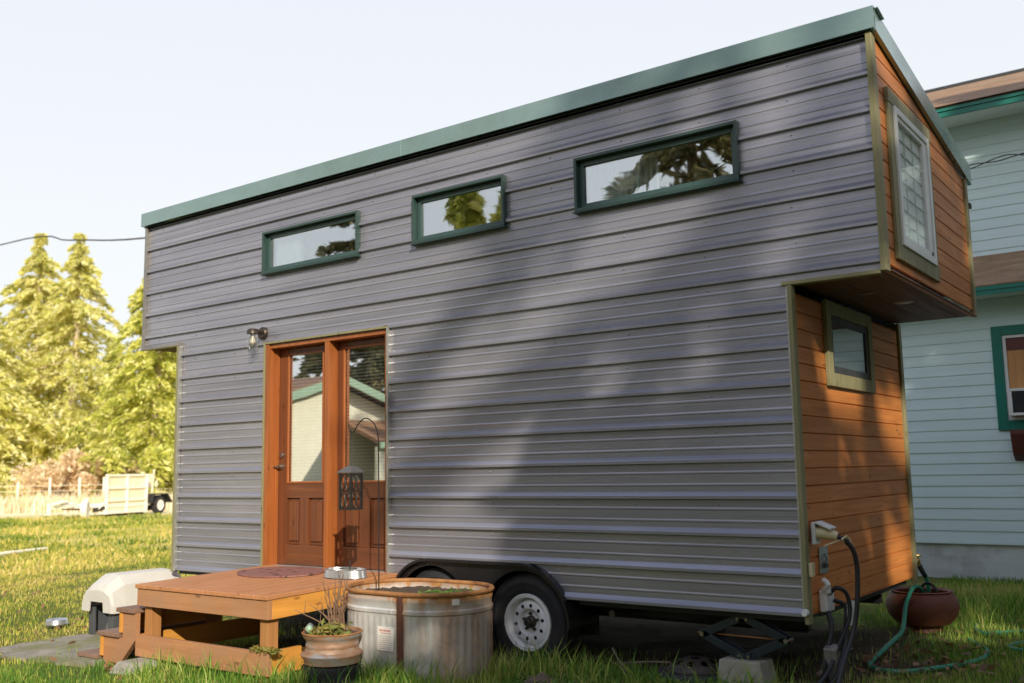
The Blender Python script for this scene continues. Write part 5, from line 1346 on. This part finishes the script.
# ------------------------------------------------------------------ grass
def blades(name, P, h, w, mat, seed, lean=.45, straight=False):
    rg = np.random.default_rng(seed); n = len(P)
    a = rg.uniform(0, 2*np.pi, n); dx, dy = np.cos(a), np.sin(a)
    b = rg.uniform(0, 2*np.pi, n); lx, ly = np.cos(b), np.sin(b)
    H = h*(.35+.95*rg.random(n)**1.6); Ww = w*(.6+.7*rg.random(n)); ln = H*lean*(.2+1.2*rg.random(n))
    z = P[:, 2]
    V = np.empty((n, 5, 3), np.float32)
    V[:, 0] = np.column_stack([P[:, 0]-dx*Ww/2, P[:, 1]-dy*Ww/2, z-.01]); V[:, 1] = np.column_stack([P[:, 0]+dx*Ww/2, P[:, 1]+dy*Ww/2, z-.01])
    mx, my, mz = P[:, 0]+lx*ln*.35, P[:, 1]+ly*ln*.35, z+H*.6
    V[:, 2] = np.column_stack([mx+dx*Ww*.4, my+dy*Ww*.4, mz]); V[:, 3] = np.column_stack([mx-dx*Ww*.4, my-dy*Ww*.4, mz])
    V[:, 4] = np.column_stack([P[:, 0]+lx*ln, P[:, 1]+ly*ln, z+H])
    base = np.arange(n)*5
    T = np.concatenate([np.column_stack([base, base+1, base+2]), np.column_stack([base, base+2, base+3]), np.column_stack([base+3, base+2, base+4])])
    return npmesh(name, V.reshape(-1, 3), T, mat)
def gzv(x, y): return np.clip(-.5+.015*(x-4.1)+.015*y, -.62, -.42)
def blocked(x, y):
    b = (np.hypot((x-tcx)/(thx+.0), (y-tcy)/(thy+.0)) < 1) | (np.hypot(x-pcx, y-pcy) < .19) | ((x > kx0+.05) & (x < kx1-.05) & (y > ky0+.05) & (y < ky1-.05))
    b |= (np.hypot(x-tpx, y-tpy) < .16) | (np.hypot(x-bx, y-by) < .14) | (np.hypot(x-lx_, y-ly_) < .24) | ((np.abs(x-jx) < .15) & (np.abs(y-jy) < .12))
    b |= (y > BY-.02)
    return b
def clump(x, y, s, ph):
    return .5+.5*np.sin(x*s+1.7*np.sin(y*s*.8+ph))*np.sin(y*s*1.1+1.3*np.sin(x*s*.7+ph*2))
def scatter(n, x0, x1, y0, y1, seed, padkeep=.25, soilkeep=.06):
    rg = np.random.default_rng(seed); x = rg.uniform(x0, x1, n); y = rg.uniform(y0, y1, n)
    keep = rg.random(n) < (1-soilf(x, y))*.95+soilkeep
    inpad = (x > -.45) & (x < 1.0) & (y > -1.58) & (y < -.64)
    keep &= ~inpad | (rg.random(n) < padkeep*clump(x, y, 7, 1))
    keep &= ~((x > .66) & (x < 1.41) & (y > -1.34) & (y < -.5))
    keep &= rg.random(n) < .35+.65*clump(x, y, 5.5, .4)
    keep &= ~((x > .35) & (x < 1.75) & (y > -1.95) & (y < -1.33)) | (rg.random(n) < .30)
    keep &= ~blocked(x, y)
    x, y = x[keep], y[keep]
    return np.column_stack([x, y, gzv(x, y)])
parts = []
# strip along the bottom of the view
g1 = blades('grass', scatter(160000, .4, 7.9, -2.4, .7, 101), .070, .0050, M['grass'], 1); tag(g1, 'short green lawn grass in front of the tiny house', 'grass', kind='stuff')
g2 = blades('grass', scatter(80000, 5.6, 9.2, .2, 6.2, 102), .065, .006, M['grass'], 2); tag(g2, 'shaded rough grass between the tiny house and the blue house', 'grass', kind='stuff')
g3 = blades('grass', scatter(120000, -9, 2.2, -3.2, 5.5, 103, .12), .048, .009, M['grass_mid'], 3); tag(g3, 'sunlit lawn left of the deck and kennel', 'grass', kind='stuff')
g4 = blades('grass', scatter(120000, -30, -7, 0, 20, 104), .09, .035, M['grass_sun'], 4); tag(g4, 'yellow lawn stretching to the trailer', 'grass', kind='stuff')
rg = np.random.default_rng(107); Pf = []
for q in range(420):
    cx_ = rg.uniform(-29, -8); cy_ = rg.uniform(1, 17); m_ = int(rg.integers(20, 70)); Pf.append(np.column_stack([cx_+rg.normal(0, .35, m_), cy_+rg.normal(0, .35, m_)]))
Pf = np.concatenate(Pf); g7 = blades('grass_tufts', np.column_stack([Pf[:, 0], Pf[:, 1], gzv(Pf[:, 0], Pf[:, 1])]), .12, .04, M['grass_mid'], 7, .6); tag(g7, 'rough darker tufts across the far lawn', 'grass', kind='stuff')
rg = np.random.default_rng(105); n = 26000
u = rg.uniform(0, 1, n); v = rg.uniform(0, 1, n)
x = -46+u*24+rg.normal(0, .5, n); y = 9+u*17.5+v*5+rg.normal(0, .5, n)
dd = (x-8.3)*-.59+(y+5.8)*.807; k_ = (dd > 38.5) & (dd < 46)
g5 = blades('dry_grass', np.column_stack([x[k_], y[k_], gzv(x[k_], y[k_])]), .75, .05, M['drygrass'], 5, .3); tag(g5, 'tall pale dry grass along the field fence', 'grass', kind='stuff')
# taller tufts and weeds at feet of things
rg = np.random.default_rng(106); Pt = []
for cx_, cy_, s_, m_ in [(4.22, -.42, .16, 380), (3.9, -.95, .22, 420), (3.55, -.95, .2, 300), (4.55, -.25, .12, 160), (2.1, -1.5, .2, 220), (2.6, -1.48, .3, 380), (3.15, -1.35, .2, 260), (6.55, 3.2, .5, 380), (7.0, 3.6, .6, 380), (5.0, -.35, .25, 260), (5.9, -.25, .2, 180), (4.35, -.15, .10, 160)]:
    x = cx_+rg.normal(0, s_, m_); y = cy_+rg.normal(0, s_*.6, m_); kk = ~blocked(x, y) & ~((y > -1.3) & (x < 2.95) & (x > 1.35)) & ~((x > .64) & (x < 1.41) & (y > -1.36)); Pt.append(np.column_stack([x[kk], y[kk], gzv(x[kk], y[kk])]))
g6 = blades('grass_tufts', np.concatenate(Pt), .19, .008, M['grass'], 6, .6); tag(g6, 'longer grass tufts along the tank, deck and wheels', 'grass', kind='stuff')
x = rg.uniform(4.4, 6.4, 2600); y = -.45+rg.normal(0, .28, 2600); kk = (y < .05) & (clump(x, y, 6, 2) > .35); P = np.column_stack([x[kk], y[kk], gzv(x[kk], y[kk])+.02+.04*rg.random(kk.sum())])
o = leaves('clover', P, .03, M['weed'], None, .55, 31); tag(o, 'small leafy weeds in the shaded grass by the jack', 'weeds', kind='stuff')
x = np.concatenate([rg.uniform(-6, 8.5, 500), 1.6+rg.normal(0, .16, 26), 6.6+rg.normal(0, .4, 160)]); y = np.concatenate([rg.uniform(-2.6, 3.5, 500), -1.45+rg.normal(0, .08, 26), 1.1+rg.normal(0, .5, 160)])
kk = ~blocked(x, y) & ~((y > -1.3) & (y < 2.3) & (x > 0) & (x < 6.1)); P = np.column_stack([x[kk], y[kk], gzv(x[kk], y[kk])+.035])
o = leaves('fallen_leaves', P, .05, M['leaf'], None, .6, 32); tag(o, 'scattered brown fallen leaves on the grass', 'leaves', kind='stuff')

# ------------------------------------------------------------------ light and camera
EL, AZ = 26.8, 42.0
sd_ = Vector((math.cos(R(EL))*math.cos(R(AZ)), -math.cos(R(EL))*math.sin(R(AZ)), math.sin(R(EL))))
sl_ = bpy.data.lights.new('sun', 'SUN'); sl_.energy = 5.0; sl_.angle = R(.5); sl_.color = (1, .92, .77)
so_ = bpy.data.objects.new('sun', sl_); COL.objects.link(so_); so_.rotation_euler = sd_.to_track_quat('Z', 'Y').to_euler(); so_.location = (20, -10, 15)
w = bpy.data.worlds.new('World'); scene.world = w; w.use_nodes = True
nt = w.node_tree; nt.nodes.clear()
sk = nt.nodes.new('ShaderNodeTexSky'); sk.sky_type = 'NISHITA'; sk.sun_disc = False; sk.sun_elevation = R(EL)
sk.sun_rotation = math.atan2(sd_.x, sd_.y); sk.air_density = 1.0; sk.dust_density = 3.0; sk.ozone_density = 1.0
bg = nt.nodes.new('ShaderNodeBackground'); bg.inputs[1].default_value = .12
ou = nt.nodes.new('ShaderNodeOutputWorld')
# thin bright haze: white near the horizon, blue overhead
tc = nt.nodes.new('ShaderNodeTexCoord'); sx = nt.nodes.new('ShaderNodeSeparateXYZ'); nt.links.new(tc.outputs['Generated'], sx.inputs[0])
cr = nt.nodes.new('ShaderNodeValToRGB'); el = cr.color_ramp.elements
for q in range(3): el.new(.5)
for e_, (p_, c_) in zip(el, [(0, (1, .985, .95)), (.22, (.97, .985, 1)), (.47, (.92, .95, 1)), (.66, (.62, .70, .92)), (1, (.40, .48, .72))]): e_.position = p_; e_.color = (*c_, 1)
nt.links.new(sx.outputs[2], cr.inputs[0])
vm = nt.nodes.new('ShaderNodeVectorMath'); vm.operation = 'SCALE'; vm.inputs['Scale'].default_value = 9.2; nt.links.new(cr.outputs[0], vm.inputs[0])
mx = nt.nodes.new('ShaderNodeMix'); mx.data_type = 'RGBA'; mx.inputs[0].default_value = .8
nt.links.new(sk.outputs[0], mx.inputs[6]); nt.links.new(vm.outputs[0], mx.inputs[7]); nt.links.new(mx.outputs[2], bg.inputs[0]); nt.links.new(bg.outputs[0], ou.inputs[0])

cam = bpy.data.cameras.new('camera'); co_ = bpy.data.objects.new('camera', cam); COL.objects.link(co_)
yaw, pitch, roll, fpx = .6314353, .1308535, -.0176796, 980.08
cam.sensor_width = 36; cam.lens = 36*fpx/1024; cam.clip_end = 2000; cam.clip_start = .05
f = Vector((-math.sin(yaw)*math.cos(pitch), math.cos(yaw)*math.cos(pitch), math.sin(pitch)))
r = Vector((math.cos(yaw), math.sin(yaw), 0)); u = r.cross(f)
r2 = r*math.cos(roll)+u*math.sin(roll); u2 = -r*math.sin(roll)+u*math.cos(roll)
m4 = Matrix((r2, u2, -f)).transposed().to_4x4(); m4.translation = Vector((8.303612, -5.819386, .874053)); co_.matrix_world = m4
cam.dof.use_dof = True; cam.dof.focus_distance = 7.6; cam.dof.aperture_fstop = 1.8
scene.camera = co_
scene.view_settings.view_transform = 'Standard'; scene.view_settings.look = 'None'; scene.view_settings.exposure = 0
scene.render.engine = 'CYCLES'; scene.cycles.max_bounces = 8; scene.cycles.transparent_max_bounces = 12
try: scene.cycles.use_denoising = True
except Exception: pass
